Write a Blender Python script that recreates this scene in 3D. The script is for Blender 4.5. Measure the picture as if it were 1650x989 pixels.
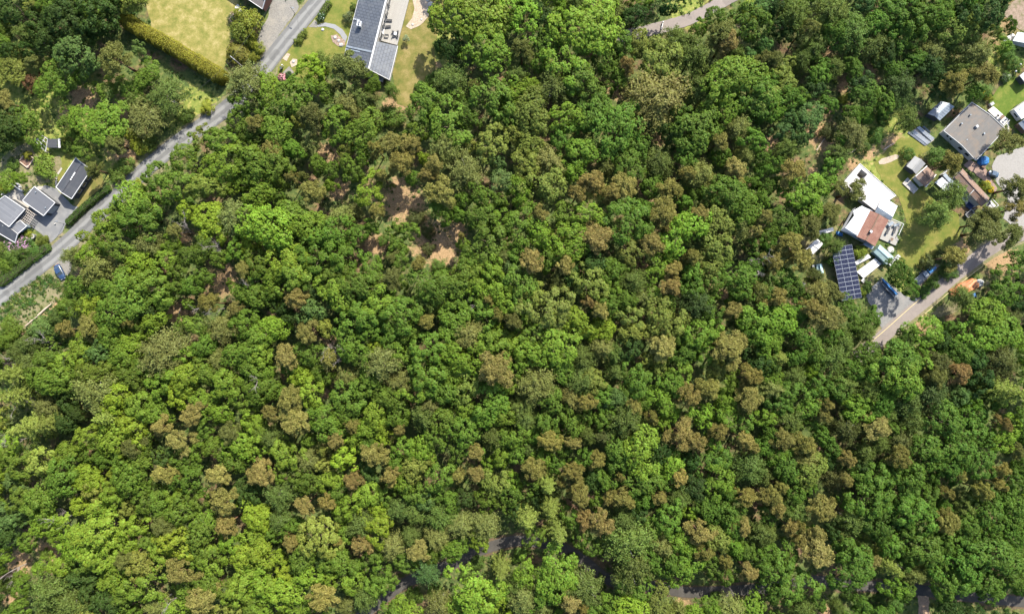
import bpy, bmesh, math, random
import numpy as np
from mathutils import Vector, Matrix
from mathutils.geometry import delaunay_2d_cdt
R_ = math.radians
random.seed(7)
rng = np.random.default_rng(11)
for o in list(bpy.data.objects): bpy.data.objects.remove(o)
S = bpy.context.scene
COL = S.collection

# ------------------------------------------------------------------ camera, sky, sun, exposure
CAMH, MPP, CX, CY = 187.0, 0.17, 825.0, 494.5
cd = bpy.data.cameras.new('camera'); cam = bpy.data.objects.new('camera', cd); COL.objects.link(cam)
cam.location = (0, 0, CAMH); cam.rotation_euler = (0, 0, 0)
cd.sensor_width = 36; cd.lens = 18 * CAMH / (825 * MPP); cd.clip_end = 6000; cd.clip_start = 1
S.camera = cam
SUN_EL = 46.0
SUN_AZ = math.degrees(math.atan2(.47, .88))          # clockwise from +Y
W = bpy.data.worlds.new('World'); S.world = W; W.use_nodes = True
nt = W.node_tree; bg = nt.nodes['Background']
sky = nt.nodes.new('ShaderNodeTexSky'); sky.sky_type = 'NISHITA'; sky.sun_disc = False
sky.sun_elevation = R_(SUN_EL); sky.sun_rotation = R_(SUN_AZ); sky.air_density = 1.0; sky.dust_density = 1.5
nt.links.new(sky.outputs[0], bg.inputs[0]); bg.inputs[1].default_value = 0.148
sl = bpy.data.lights.new('sun', 'SUN'); sl.energy = 4.5; sl.angle = R_(.55); sl.color = (1, .95, .84)
so = bpy.data.objects.new('sun', sl); COL.objects.link(so); so.location = (60, 110, 150)
so.rotation_euler = (R_(90 - SUN_EL), 0, R_(180 - SUN_AZ))
S.view_settings.view_transform = 'Standard'; S.view_settings.look = 'None'
S.view_settings.exposure = 1.8; S.view_settings.gamma = 1; S.view_settings.use_curve_mapping = False
S.cycles.max_bounces = 6; S.cycles.diffuse_bounces = 3; S.cycles.transmission_bounces = 4; S.cycles.transparent_max_bounces = 6

# ------------------------------------------------------------------ coordinates and object helpers
def P(px, py, h=0.0):
    k = MPP * (CAMH - h) / CAMH
    return Vector(((px - CX) * k, (CY - py) * k, h))
def to_px(x, y, h=0.0):
    k = MPP * (CAMH - h) / CAMH
    return x / k + CX, CY - y / k
def hill(x, y):
    d = (x / 80.) ** 2 + (y / 55.) ** 2
    return 0.0 if d >= 1 else 4.5 * (1 - d) ** 2
def tag(o, label, cat, group=None, kind=None):
    o['label'] = label; o['category'] = cat
    if group: o['group'] = group
    if kind: o['kind'] = kind
    return o
def thing(name, label, cat, loc=(0, 0, 0), rz=0.0, group=None):
    o = bpy.data.objects.new(name, None); COL.objects.link(o)
    o.empty_display_size = .3
    o.location = loc; o.rotation_euler = (0, 0, rz)
    return tag(o, label, cat, group)
def link(name, me, mat=None, parent=None):
    o = bpy.data.objects.new(name, me); COL.objects.link(o)
    if mat is not None:
        me.materials.clear(); me.materials.append(mat)
    if parent is not None: o.parent = parent
    return o

class MB:
    """collects faces with metre UVs into one mesh"""
    def __init__(s, origin=(0, 0, 0)):
        s.v = []; s.f = []; s.uv = []; s.o = Vector(origin)
    def face(s, pts, uv=None):
        i = len(s.v)
        pts = [Vector(p) for p in pts]
        s.v += [p - s.o for p in pts]; s.f.append(list(range(i, i + len(pts))))
        if uv is None:
            a = pts[0]; e = (pts[1] - a)
            e = e.normalized() if e.length > 1e-9 else Vector((1, 0, 0))
            n = (pts[1] - a).cross(pts[-1] - a)
            n = n.normalized() if n.length > 1e-9 else Vector((0, 0, 1))
            g = n.cross(e)
            uv = [((p - a).dot(e), (p - a).dot(g)) for p in pts]
        s.uv += uv
    def prism(s, bot, top):
        n = len(bot)
        s.face(top); s.face(list(reversed(bot)))
        for i in range(n):
            j = (i + 1) % n
            s.face([bot[i], bot[j], top[j], top[i]])
    def slab(s, pts, th):                      # pts = top outline, thickened downwards
        pts = ccw(pts)
        s.prism([p - Vector((0, 0, th)) for p in pts], pts)
    def box(s, c, sx, sy, sz, rz=0.0, base=True):   # c = centre of the base
        c = Vector(c); ca, sa = math.cos(rz), math.sin(rz)
        q = [Vector((c.x + ca * x * sx / 2 - sa * y * sy / 2, c.y + sa * x * sx / 2 + ca * y * sy / 2, c.z)) for x, y in ((-1, -1), (1, -1), (1, 1), (-1, 1))]
        s.prism(q, [p + Vector((0, 0, sz)) for p in q])
    def beam(s, a, b, w, h):                   # box from a to b, top-centre line
        a = Vector(a); b = Vector(b); d = (b - a); 
        if d.length < 1e-6: return
        d.normalize(); up = Vector((0, 0, 1))
        if abs(d.z) > .95: up = Vector((1, 0, 0))
        sd = d.cross(up).normalized(); u2 = sd.cross(d).normalized()
        r = [(-1, -1), (1, -1), (1, 1), (-1, 1)]
        A = [a + sd * (x * w / 2) + u2 * (y * h / 2) for x, y in r]; B = [b + sd * (x * w / 2) + u2 * (y * h / 2) for x, y in r]
        s.prism(A, B)
    def tube(s, pts, rad, n=7):
        pts = [Vector(p) for p in pts]
        if not hasattr(rad, '__len__'): rad = [rad] * len(pts)
        rings = []
        for i, p in enumerate(pts):
            d = (pts[min(i + 1, len(pts) - 1)] - pts[max(i - 1, 0)])
            d = d.normalized() if d.length > 1e-9 else Vector((0, 0, 1))
            a = d.cross(Vector((0.31, .93, .17))); a.normalize(); b = d.cross(a)
            rings.append([p + (a * math.cos(t) + b * math.sin(t)) * rad[i] for t in [2 * math.pi * k / n for k in range(n)]])
        for i in range(len(rings) - 1):
            for k in range(n):
                s.face([rings[i][k], rings[i][(k + 1) % n], rings[i + 1][(k + 1) % n], rings[i + 1][k]])
        s.face(rings[-1]); s.face(list(reversed(rings[0])))
    def lathe(s, c, prof, n=16):
        c = Vector(c)
        for i in range(len(prof) - 1):
            (r0, z0), (r1, z1) = prof[i], prof[i + 1]
            for k in range(n):
                a, b = 2 * math.pi * k / n, 2 * math.pi * (k + 1) / n
                q = [c + Vector((r0 * math.cos(a), r0 * math.sin(a), z0)), c + Vector((r0 * math.cos(b), r0 * math.sin(b), z0)),
                     c + Vector((r1 * math.cos(b), r1 * math.sin(b), z1)), c + Vector((r1 * math.cos(a), r1 * math.sin(a), z1))]
                if r0 < 1e-6: q = [q[0], q[2], q[3]]
                elif r1 < 1e-6: q = q[:3]
                s.face(q)
    def mesh(s, name, bevel=0, smooth=False, weld=True):
        me = bpy.data.meshes.new(name); me.from_pydata([tuple(v) for v in s.v], [], s.f)
        uvl = me.uv_layers.new(name='UVMap')
        uvl.data.foreach_set('uv', np.array(s.uv, dtype=np.float32).ravel())
        if weld or bevel:
            bm = bmesh.new(); bm.from_mesh(me)
            bmesh.ops.remove_doubles(bm, verts=bm.verts, dist=1e-5)
            if bevel: bmesh.ops.bevel(bm, geom=bm.edges[:], offset=bevel, segments=1, affect='EDGES', clamp_overlap=True)
            bm.to_mesh(me); bm.free()
        if smooth: me.polygons.foreach_set('use_smooth', [True] * len(me.polygons))
        return me
    def build(s, name, mat, parent=None, bevel=0, smooth=False):
        return link(name, s.mesh(name, bevel, smooth), mat, parent)
def ccw(pts):
    pts = [Vector(p) for p in pts]
    a = sum(pts[i].x * pts[(i + 1) % len(pts)].y - pts[(i + 1) % len(pts)].x * pts[i].y for i in range(len(pts)))
    return pts if a > 0 else list(reversed(pts))

# ------------------------------------------------------------------ materials
MATS = {}
KB = .68
def dim(c, k=None): return None if c is None else tuple(x * (KB if k is None else k) for x in c)
def newmat(name):
    m = bpy.data.materials.new(name); m.use_nodes = True
    n = m.node_tree.nodes; l = m.node_tree.links; n.clear()
    out = n.new('ShaderNodeOutputMaterial')
    return m, n, l, out
def noise(n, l, scale, detail=5, rough=.6, coord='Object', vec=None):
    t = n.new('ShaderNodeTexNoise'); t.inputs['Scale'].default_value = scale; t.inputs['Detail'].default_value = detail
    t.inputs['Roughness'].default_value = rough
    if vec is None:
        tc = n.new('ShaderNodeTexCoord'); vec = tc.outputs[coord]
    l.new(vec, t.inputs['Vector'])
    return t
def ramp(n, l, fac, stops):
    r = n.new('ShaderNodeValToRGB'); e = r.color_ramp.elements
    while len(e) > 1: e.remove(e[-1])
    e[0].position, e[0].color = stops[0][0], (*stops[0][1], 1)
    for p, c in stops[1:]:
        q = e.new(p); q.color = (*c, 1)
    l.new(fac, r.inputs[0]); return r
def mix(n, l, fac, a, b, mode='MIX'):
    m = n.new('ShaderNodeMix'); m.data_type = 'RGBA'; m.blend_type = mode
    def put(i, v):
        if isinstance(v, (tuple, list)): m.inputs[i].default_value = (*v, 1) if len(v) == 3 else v
        elif isinstance(v, float): m.inputs[i].default_value = v
        else: l.new(v, m.inputs[i])
    put(0, fac); put(6, a); put(7, b)
    return m.outputs[2]
def mapr(n, l, v, a, b, c, d, smooth=True):
    m = n.new('ShaderNodeMapRange'); m.interpolation_type = 'SMOOTHSTEP' if smooth else 'LINEAR'
    l.new(v, m.inputs[0])
    for i, x in zip((1, 2, 3, 4), (a, b, c, d)): m.inputs[i].default_value = x
    return m.outputs[0]
def bump(n, l, h, strength, dist=.05):
    b = n.new('ShaderNodeBump'); b.inputs['Strength'].default_value = strength; b.inputs['Distance'].default_value = dist
    l.new(h, b.inputs['Height']); return b.outputs[0]
def surf(name, c1, c2=None, scale=2.0, rough=.7, metal=0.0, spec=.3, c3=None, scale2=.25, bumpy=.2, coord='Object', w3=.5):
    """a weathered surface: fine mottling between c1 and c2 and large stains of c3"""
    if name in MATS: return MATS[name]
    m, n, l, out = newmat(name)
    p = n.new('ShaderNodeBsdfPrincipled'); l.new(p.outputs[0], out.inputs[0])
    p.inputs['Roughness'].default_value = rough; p.inputs['Metallic'].default_value = metal; p.inputs['Specular IOR Level'].default_value = spec
    c2 = c2 or tuple(x * .75 for x in c1)
    c1, c2, c3 = dim(c1), dim(c2), dim(c3)
    t = noise(n, l, scale, 6, .65, coord)
    c = mix(n, l, mapr(n, l, t.outputs[0], .35, .65, 0, 1), c1, c2)
    if c3:
        t2 = noise(n, l, scale2, 4, .6, coord)
        c = mix(n, l, mapr(n, l, t2.outputs[0], .48, .7, 0, w3), c, c3)
    l.new(c, p.inputs['Base Color'])
    if bumpy: l.new(bump(n, l, t.outputs[0], bumpy), p.inputs['Normal'])
    MATS[name] = m; return m
def tiles(name, c1, c2, mortar, bw, bh, rough=.7, stain=None, off=.5, spec=.3, ms=.02, w=.5):
    if name in MATS: return MATS[name]
    m, n, l, out = newmat(name)
    p = n.new('ShaderNodeBsdfPrincipled'); l.new(p.outputs[0], out.inputs[0]); p.inputs['Roughness'].default_value = rough
    p.inputs['Specular IOR Level'].default_value = spec
    tc = n.new('ShaderNodeTexCoord'); b = n.new('ShaderNodeTexBrick'); l.new(tc.outputs['UV'], b.inputs['Vector'])
    c1, c2, mortar, stain = dim(c1), dim(c2), dim(mortar), dim(stain)
    b.inputs['Color1'].default_value = (*c1, 1); b.inputs['Color2'].default_value = (*c2, 1); b.inputs['Mortar'].default_value = (*mortar, 1)
    b.inputs['Scale'].default_value = 1; b.inputs['Brick Width'].default_value = bw; b.inputs['Row Height'].default_value = bh
    b.inputs['Mortar Size'].default_value = ms; b.offset = off
    c = b.outputs[0]
    if stain:
        t = noise(n, l, .5, 5, .65); c = mix(n, l, mapr(n, l, t.outputs[0], .42, .68, 0, w), c, stain)
    l.new(c, p.inputs['Base Color'])
    l.new(bump(n, l, b.outputs[1], -.6, .04), p.inputs['Normal'])
    MATS[name] = m; return m
def leaf(name, attr=None, hue=.02, val=.27, trans=.36, fleck=None, bright=1.0):
    m, n, l, out = newmat(name)
    if attr:
        oi = n.new('ShaderNodeAttribute'); oi.attribute_name = attr; base = oi.outputs['Color']
    else:
        oi = n.new('ShaderNodeObjectInfo'); base = oi.outputs['Color']
    g = n.new('ShaderNodeNewGeometry')
    hs = n.new('ShaderNodeHueSaturation')
    l.new(base, hs.inputs['Color'])
    l.new(mapr(n, l, g.outputs['Random Per Island'], 0, 1, .5 - hue, .5 + hue, False), hs.inputs['Hue'])
    t = noise(n, l, .55, 3, .6)
    v = n.new('ShaderNodeMath'); v.operation = 'MULTIPLY'
    l.new(mapr(n, l, g.outputs['Random Per Island'], 0, 1, (1 - val) * bright, (1 + val) * bright, False), v.inputs[0])
    l.new(mapr(n, l, t.outputs[0], .3, .7, .8, 1.2), v.inputs[1])
    l.new(v.outputs[0], hs.inputs['Value'])
    c = hs.outputs[0]
    if fleck:
        t2 = noise(n, l, .9, 2, .5)
        c = mix(n, l, mapr(n, l, t2.outputs[0], .5, .7, 0, .5), c, fleck)
    d = n.new('ShaderNodeBsdfDiffuse'); tr = n.new('ShaderNodeBsdfTranslucent'); ms = n.new('ShaderNodeMixShader'); ms.inputs[0].default_value = trans
    l.new(c, d.inputs[0])
    l.new(mix(n, l, 1.0, c, (1.15, 1.1, .55), 'MULTIPLY'), tr.inputs[0])
    l.new(d.outputs[0], ms.inputs[1]); l.new(tr.outputs[0], ms.inputs[2])
    gl = n.new('ShaderNodeBsdfGlossy'); gl.inputs['Roughness'].default_value = .55; gl.inputs[0].default_value = (.9, .95, 1, 1)
    m2 = n.new('ShaderNodeMixShader'); m2.inputs[0].default_value = .005
    l.new(ms.outputs[0], m2.inputs[1]); l.new(gl.outputs[0], m2.inputs[2]); l.new(m2.outputs[0], out.inputs[0])
    MATS[name] = m; return m

M_LEAF = leaf('broadleaf_foliage')
M_NEEDLE = leaf('needle_foliage', hue=.012, val=.24, trans=.25, fleck=(.085, .095, .022))
M_BIRCH = leaf('birch_foliage', hue=.015, val=.3, trans=.36)
M_TINT = leaf('mixed_foliage', attr='tint')
M_BARK = surf('bark', (.13, .10, .075), (.07, .055, .042), 3, .9, spec=.1)
M_PBARK = surf('pine_bark', (.22, .115, .06), (.10, .07, .05), 2, .9, spec=.1)
M_BBARK = surf('birch_bark', (.5, .48, .44), (.16, .14, .12), 3, .8, spec=.1)
M_DEAD = surf('dead_wood', (.30, .265, .24), (.17, .145, .125), 4, .9, spec=.1)

# ------------------------------------------------------------------ leaf cloud meshes (numpy)
def unit(v): return v / np.maximum(np.linalg.norm(v, axis=-1, keepdims=True), 1e-9)
def leaf_arrays(pos, nrm, size, aspect):
    n = len(pos)
    nrm = unit(nrm); t = unit(np.cross(nrm, rng.normal(size=(n, 3)))); b = np.cross(nrm, t)
    s = size[:, None]
    bend = nrm * (s * .25)
    q = np.stack([pos + t * s - bend, pos + b * s * aspect, pos - t * s - bend, pos - b * s * aspect], 1)
    return q.reshape(-1, 3)
def quads_mesh(name, verts, tint=None, extra=None):
    nv = len(verts); nf = nv // 4
    me = bpy.data.meshes.new(name)
    me.vertices.add(nv); me.vertices.foreach_set('co', verts.astype(np.float32).ravel())
    me.loops.add(nv); me.loops.foreach_set('vertex_index', np.arange(nv, dtype=np.int32))
    me.polygons.add(nf); me.polygons.foreach_set('loop_start', np.arange(0, nv, 4, dtype=np.int32))
    me.polygons.foreach_set('loop_total', np.full(nf, 4, dtype=np.int32))
    if tint is not None:
        a = me.attributes.new('tint', 'FLOAT_COLOR', 'POINT')
        c = np.ones((nv, 4), dtype=np.float32); c[:, :3] = np.repeat(tint, 4, axis=0) if len(tint) == nf else tint
        a.data.foreach_set('color', c.ravel())
    me.update(calc_edges=True); me.validate()
    return me
def dirs(n, zmin=-.3):
    out = []
    while len(out) < n:
        v = unit(rng.normal(size=(n * 3, 3))); v = v[v[:, 2] > zmin]; out = v if len(out) == 0 else np.vstack([out, v])
    return out[:n]
def spread(n, zmin):           # evenly spread directions
    i = np.arange(n) + rng.random(n) * .7; z = 1 - (1 - zmin) * i / n; a = i * 2.39996 + rng.random() * 6
    r = np.sqrt(np.maximum(0, 1 - z * z)); return np.stack([r * np.cos(a), r * np.sin(a), z], 1)
def broadleaf_crown(K=34, R=5.0, zc=8.9, hz=3.9, crad=(1.15, 1.9), tufts=22, lv=15, lsz=(.12, .225), zmin=-.4, lobes=0.18):
    pos = []; nr = []
    ph = rng.random(3) * 6
    for d in spread(K, zmin):
        az = math.atan2(d[1], d[0])
        k = 1 + lobes * math.sin(2 * az + ph[0]) + lobes * .8 * math.sin(3 * az + ph[1])
        cr = rng.uniform(*crad)
        f = rng.uniform(.78, 1.06)
        c = np.array([d[0] * (R * k - cr * .8) * f, d[1] * (R * k - cr * .8) * f, zc + d[2] * (hz - cr * .5) * f])
        td = unit(dirs(tufts, -.75) + d * .75 + np.array([0, 0, .25]))
        for u in td:
            tc = c + u * cr * rng.uniform(.72, 1.08) * np.array([1, 1, .8])
            tr = rng.uniform(.24, .46)
            v = unit(rng.normal(size=(lv, 3)))
            pos.append(tc + v * tr * rng.uniform(.5, 1.1, (lv, 1))); nr.append(v * .75 + u * .7 + rng.normal(size=(lv, 3)) * .35 + np.array([0, 0, .55]))
    m = K * 16
    v = unit(rng.normal(size=(m, 3))) * rng.random((m, 1)) ** .4
    pos.append(v * np.array([R * .75, R * .75, hz * .7]) + np.array([0, 0, zc])); nr.append(rng.normal(size=(m, 3)))
    pos = np.vstack(pos); nr = np.vstack(nr)
    return leaf_arrays(pos, nr, rng.uniform(*lsz, len(pos)), .62)
def pine_crown(K=9, R=3.6, z0=9.2, z1=13.6):
    pos = []; nr = []
    for i in range(K):
        t = i / (K - 1); a = i * 2.4 + rng.random() * 1.2
        rr = R * (.68 - .45 * t ** 1.5) * rng.uniform(.7, 1.1); pr = rng.uniform(1.15, 1.75) * (1 - .15 * t)
        c = np.array([rr * math.cos(a), rr * math.sin(a), z0 + (z1 - z0) * t ** .8 + rng.uniform(-.4, .4)])
        if i == K - 1: c[:2] *= .2
        for _ in range(9):
            u = dirs(1, -.25)[0]; sc = c + u * np.array([pr, pr, pr * .62]) * .72; sr = pr * rng.uniform(.38, .55)
            n = 95
            v = unit(rng.normal(size=(n, 3)) + np.array([0, 0, .35])); pos.append(sc + v * sr * np.array([1, 1, .75]) * rng.uniform(.6, 1.08, (n, 1)))
            nr.append(v * .8 + rng.normal(size=(n, 3)) * .7 + np.array([0, 0, .4]))
    pos = np.vstack(pos); nr = np.vstack(nr)
    return leaf_arrays(pos, nr, rng.uniform(.12, .22, len(pos)), .42)
def birch_crown(K=120, R=4.5, zc=8.2, hz=4.8):
    pos = []; nr = []
    for d in spread(K, -.4):
        f = rng.uniform(.6, 1.05)
        tip = np.array([d[0] * R * f, d[1] * R * f, zc + d[2] * hz * f]); root = np.array([0, 0, zc - 1 + d[2] * 2.5])
        s = np.linspace(.45, 1.12, 16)[:, None]
        line = root + (tip - root) * s; line[:, 2] -= (np.maximum(s[:, 0] - .75, 0) ** 1.4) * rng.uniform(3, 7)
        n = 4
        p = np.repeat(line, n, 0) + rng.normal(size=(16 * n, 3)) * .27
        pos.append(p); nr.append(rng.normal(size=p.shape) * .6 + d * .5 + np.array([0, 0, .5]))
    pos = np.vstack(pos); nr = np.vstack(nr)
    return leaf_arrays(pos, nr, rng.uniform(.13, .23, len(pos)), .55)
def spruce_crown(R=4.0, z0=2.5, z1=16., L=15):
    pos = []; nr = []
    for i in range(L):
        t = i / (L - 1); rad = R * (1 - t) ** .75 + .25; nb = int(11 - 5 * t)
        a0 = rng.random() * 6
        for k in range(nb):
            a = a0 + 6.283 * k / nb + rng.uniform(-.2, .2); rr = rad * rng.uniform(.8, 1.12)
            m = int(14 + 40 * rr / R)
            s = rng.random(m) ** .8
            dx, dy = math.cos(a), math.sin(a)
            lat = rng.normal(size=m) * (.10 + .35 * (1 - s)) * min(1, rr / 2)
            z = z0 + (z1 - z0) * t + .25 * s - .9 * s ** 1.5 * (1 - .6 * t) + .35 * s ** 4 + rng.normal(size=m) * .06
            pos.append(np.stack([dx * s * rr - dy * lat, dy * s * rr + dx * lat, z - np.abs(lat) * .3], 1))
            nr.append(rng.normal(size=(m, 3)) * .35 + np.array([dx * .2, dy * .2, 1]))
    pos = np.vstack(pos); nr = np.vstack(nr)
    return leaf_arrays(pos, nr, rng.uniform(.15, .27, len(pos)), .45)
def cone_crown(R=1.8, H=4.6, n=3600, p=.62):
    t = rng.random(n) ** .8; a = rng.random(n) * 6.283
    prof = np.sin(np.clip(t * 1.02 + .08, 0, 1) ** p * math.pi) ** .75
    wob = 1 + .13 * np.sin(a * 5 + t * 9) + .1 * np.sin(a * 9 - t * 17)
    r = R * prof * wob * rng.uniform(.86, 1.03, n)
    pos = np.stack([r * np.cos(a), r * np.sin(a), .1 + H * t], 1)
    nr = np.stack([np.cos(a), np.sin(a), t * 1.6], 1) + rng.normal(size=(n, 3)) * .5
    return leaf_arrays(pos, nr, rng.uniform(.09, .17, n), .5)
def shrub_crown(R=1.5, H=1.9):
    return broadleaf_crown(K=15, R=R, zc=H * .5, hz=H * .52, crad=(.4, .65), tufts=14, lv=10, lsz=(.06, .12), zmin=-.5, lobes=.12)

def tree_trunk(h, r, limbs, zl, spreadr, name):
    mb = MB()
    w = [random.uniform(-.25, .25) for _ in range(4)]
    mb.tube([(0, 0, -.3), (w[0] * .3, w[1] * .3, h * .3), (w[0], w[1], h * .6), (w[2], w[3], h * .95)], [r * 1.25, r * .9, r * .65, r * .15], 8)
    for i in range(limbs):
        a = i * 2.4 + random.random(); z = random.uniform(*zl) ; L = spreadr * random.uniform(.6, .95)
        x0, y0 = w[0] * min(1, z / (h * .6)), w[1] * min(1, z / (h * .6))
        mb.tube([(x0, y0, z), (x0 + .45 * L * math.cos(a), y0 + .45 * L * math.sin(a), z + L * .3), (x0 + L * math.cos(a + .2), y0 + L * math.sin(a + .2), z + L * .62)], [r * .42, r * .28, r * .07], 6)
    return mb.mesh(name, smooth=True)
def dead_mesh(name, h=8):
    mb = MB()
    def grow(p, d, L, r, lev):
        q = [p]; dd = d.copy()
        for i in range(3):
            dd = (dd + Vector((random.uniform(-.25, .25), random.uniform(-.25, .25), random.uniform(-.1, .15)))).normalized(); q.append(q[-1] + dd * L / 3)
        mb.tube(q, [r, r * .8, r * .55, r * .3], 5)
        if lev > 0:
            for i in range(5 if lev > 1 else 4):
                a = random.random() * 6.28
                nd = (dd * .5 + Vector((math.cos(a), math.sin(a), random.uniform(-.1, .5)))).normalized()
                grow(q[random.choice((1, 2, 3))], nd, L * random.uniform(.4, .6), r * .5, lev - 1)
    grow(Vector((0, 0, -.2)), Vector((.05, 0, 1)), h, .13, 3)
    return mb.mesh(name)
# ------------------------------------------------------------------ the ground
BARE = [(700,392,40),(652,330,38),(640,300,16),(715,405,30),(735,375,22),(608,395,20),(545,305,22),(597,310,20),(362,455,27),(365,430,12),(285,505,20),(300,382,14),(135,160,26),(110,190,20),(205,172,24),(205,250,18),
        (80,490,26),(50,515,20),(30,530,16),(1315,215,26),(1330,235,16),(1240,232,18),(1400,120,16),(1415,130,10),(1362,140,12),(1335,85,9),(1310,275,10),(1365,175,12),(705,105,8),(640,165,20),(628,170,14),(985,140,12),
        (30,905,26),(80,885,24),(15,960,18),(10,930,14),(20,265,14),(85,275,16),(75,285,12),(1630,30,26),(1600,72,14),(525,245,18),(540,258,12),(525,635,10),(535,548,12),(1165,475,10),(1063,225,12),(995,155,10),
        (1555,395,20),(1615,420,30),(1490,525,22),(1365,480,12),(1440,235,24),(1400,245,16),(440,500,12),(1375,265,12), (1100,965,14),(1330,985,14),(195,240,26),(230,215,14)]
GREEN = [(30,150,70),(60,260,60),(120,260,40),(170,255,30),(60,470,40),(110,200,30),(1430,235,50),(1420,270,30),(690,80,40),(1620,90,30),(960,300,25),(1110,15,30),(320,165,30),(290,190,25),(30,420,40),(1475,470,40)]
def ground_obj():
    xs = np.concatenate([[-3000, -1200, -500, -260], np.arange(-176, 176.1, 1.1), [260, 500, 1200, 3000]])
    ys = np.concatenate([[-3000, -1200, -500, -200], np.arange(-116, 116.1, 1.1), [200, 500, 1200, 3000]])
    X, Y = np.meshgrid(xs, ys)
    d = (X / 80.) ** 2 + (Y / 55.) ** 2
    Z = np.where(d < 1, 4.5 * np.maximum(0, 1 - d) ** 2, 0)
    nx, ny = len(xs), len(ys)
    me = bpy.data.meshes.new('ground')
    i = np.arange((ny - 1) * nx).reshape(ny - 1, nx)[:, :-1]
    f = np.stack([i, i + 1, i + 1 + nx, i + nx], -1).reshape(-1, 4)
    v = np.stack([X, Y, Z], -1).reshape(-1, 3)
    me.from_pydata(v.tolist(), [], f.tolist())
    def field(spots):
        a = np.zeros(X.shape)
        for px, py, r in spots:
            p = P(px, py); q = np.hypot(X - p.x, Y - p.y) / (r * MPP)
            a = np.maximum(a, np.clip(1.35 - q * .8, 0, 1))
        return a.ravel().astype(np.float32)
    for nm, sp in (('bare', BARE), ('grassy', GREEN)):
        at = me.attributes.new(nm, 'FLOAT', 'POINT'); at.data.foreach_set('value', field(sp))
    me.polygons.foreach_set('use_smooth', [True] * len(me.polygons))
    m, n, l, out = newmat('forest_floor')
    p = n.new('ShaderNodeBsdfPrincipled'); l.new(p.outputs[0], out.inputs[0]); p.inputs['Roughness'].default_value = .95; p.inputs['Specular IOR Level'].default_value = .1
    t1 = noise(n, l, .9, 8, .7); t2 = noise(n, l, .14, 5, .65); t3 = noise(n, l, 4.0, 4, .7)
    litter = ramp(n, l, t1.outputs[0], [(.3, (.045, .03, .018)), (.5, (.095, .06, .034)), (.68, (.17, .11, .06)), (.8, (.23, .165, .105))]).outputs[0]
    moss = ramp(n, l, t1.outputs[0], [(.3, (.022, .035, .012)), (.5, (.05, .07, .02)), (.7, (.11, .11, .035))]).outputs[0]
    grass = ramp(n, l, t1.outputs[0], [(.3, (.05, .075, .015)), (.5, (.11, .13, .028)), (.72, (.24, .2, .07))]).outputs[0]
    base = mix(n, l, mapr(n, l, t2.outputs[0], .34, .52, 0, 1), litter, moss)
    def fac(nm, lo, hi):
        a = n.new('ShaderNodeAttribute'); a.attribute_name = nm
        s = n.new('ShaderNodeMath'); s.operation = 'ADD'; l.new(a.outputs['Fac'], s.inputs[0])
        l.new(mapr(n, l, t1.outputs[0], .3, .7, -.45, .4, False), s.inputs[1])
        return mapr(n, l, s.outputs[0], lo, hi, 0, 1)
    base = mix(n, l, fac('grassy', .35, .65), base, grass)
    bare = ramp(n, l, t3.outputs[0], [(.25, (.075, .05, .025)), (.5, (.185, .12, .062)), (.72, (.31, .215, .125))]).outputs[0]
    base = mix(n, l, fac('bare', .42, .95), base, bare)
    l.new(base, p.inputs['Base Color']); l.new(bump(n, l, t1.outputs[0], .6, .3), p.inputs['Normal'])
    o = link('ground', me, m); o['kind'] = 'structure'; return o
ground_obj()

LEVEL = [0]
def zlev(level):
    LEVEL[0] += 1
    return .03 * level + .0006 * LEVEL[0]
CLEAR = []      # pixel polygons that stay free of trees (ground outline)
def sheet(name, px, mat, level, kind='structure', rag=.25, clear=True):
    if clear: CLEAR.append([tuple(p) for p in px])
    pts = []; zz = zlev(level)
    q = [P(*p) for p in px]
    for i in range(len(q)):
        a, b = q[i], q[(i + 1) % len(q)]; m = max(1, int((b - a).length / 1.2))
        for k in range(m):
            p = a.lerp(b, k / m)
            if k and rag: p = p + Vector((random.uniform(-rag, rag), random.uniform(-rag, rag), 0))
            p.z = zz; pts.append(p)
    pts = ccw(pts)
    vv, _, ff, *_ = delaunay_2d_cdt([Vector((p.x, p.y)) for p in pts], [], [list(range(len(pts)))], 1, 1e-5)
    me = bpy.data.meshes.new(name); me.from_pydata([(v.x, v.y, zz) for v in vv], [], [list(f) for f in ff]); me.update()
    if me.polygons and me.polygons[0].normal.z < 0: me.flip_normals()
    o = link(name, me, mat); o['kind'] = kind; return o
def smooth_line(pts, n=6):
    out = []
    pts = [Vector(p) for p in pts]
    for i in range(len(pts) - 1):
        p0 = pts[max(0, i - 1)]; p1 = pts[i]; p2 = pts[i + 1]; p3 = pts[min(len(pts) - 1, i + 2)]
        for k in range(n):
            t = k / n
            out.append(.5 * ((2 * p1) + (p2 - p0) * t + (2 * p0 - 5 * p1 + 4 * p2 - p3) * t * t + (3 * p1 - p0 - 3 * p2 + p3) * t ** 3))
    return out + [pts[-1]]
def ribbon(name, px, width, mat, level, off=0.0, rag=0.0, clear=True, kind='structure'):
    zz = zlev(level); L = smooth_line([P(*p) for p in px]); mb = MB(); u = 0; prev = None; left = []; right = []
    for i, p in enumerate(L):
        d = (L[min(i + 1, len(L) - 1)] - L[max(i - 1, 0)]).normalized(); s = Vector((-d.y, d.x, 0))
        w = width / 2
        a = p + s * (off + w + random.uniform(-rag, rag)); b = p + s * (off - w + random.uniform(-rag, rag)); a.z = b.z = zz
        if prev:
            du = (p - prev[2]).length
            mb.face([prev[1], b, a, prev[0]], [(u, 0), (u + du, 0), (u + du, width), (u, width)]); u += du
        prev = (a, b, p.copy()); left.append(a); right.append(b)
    if clear: CLEAR.append([to_px(v.x, v.y) for v in left] + [to_px(v.x, v.y) for v in reversed(right)])
    o = mb.build(name, mat)
    if kind: o['kind'] = kind
    return o

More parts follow.
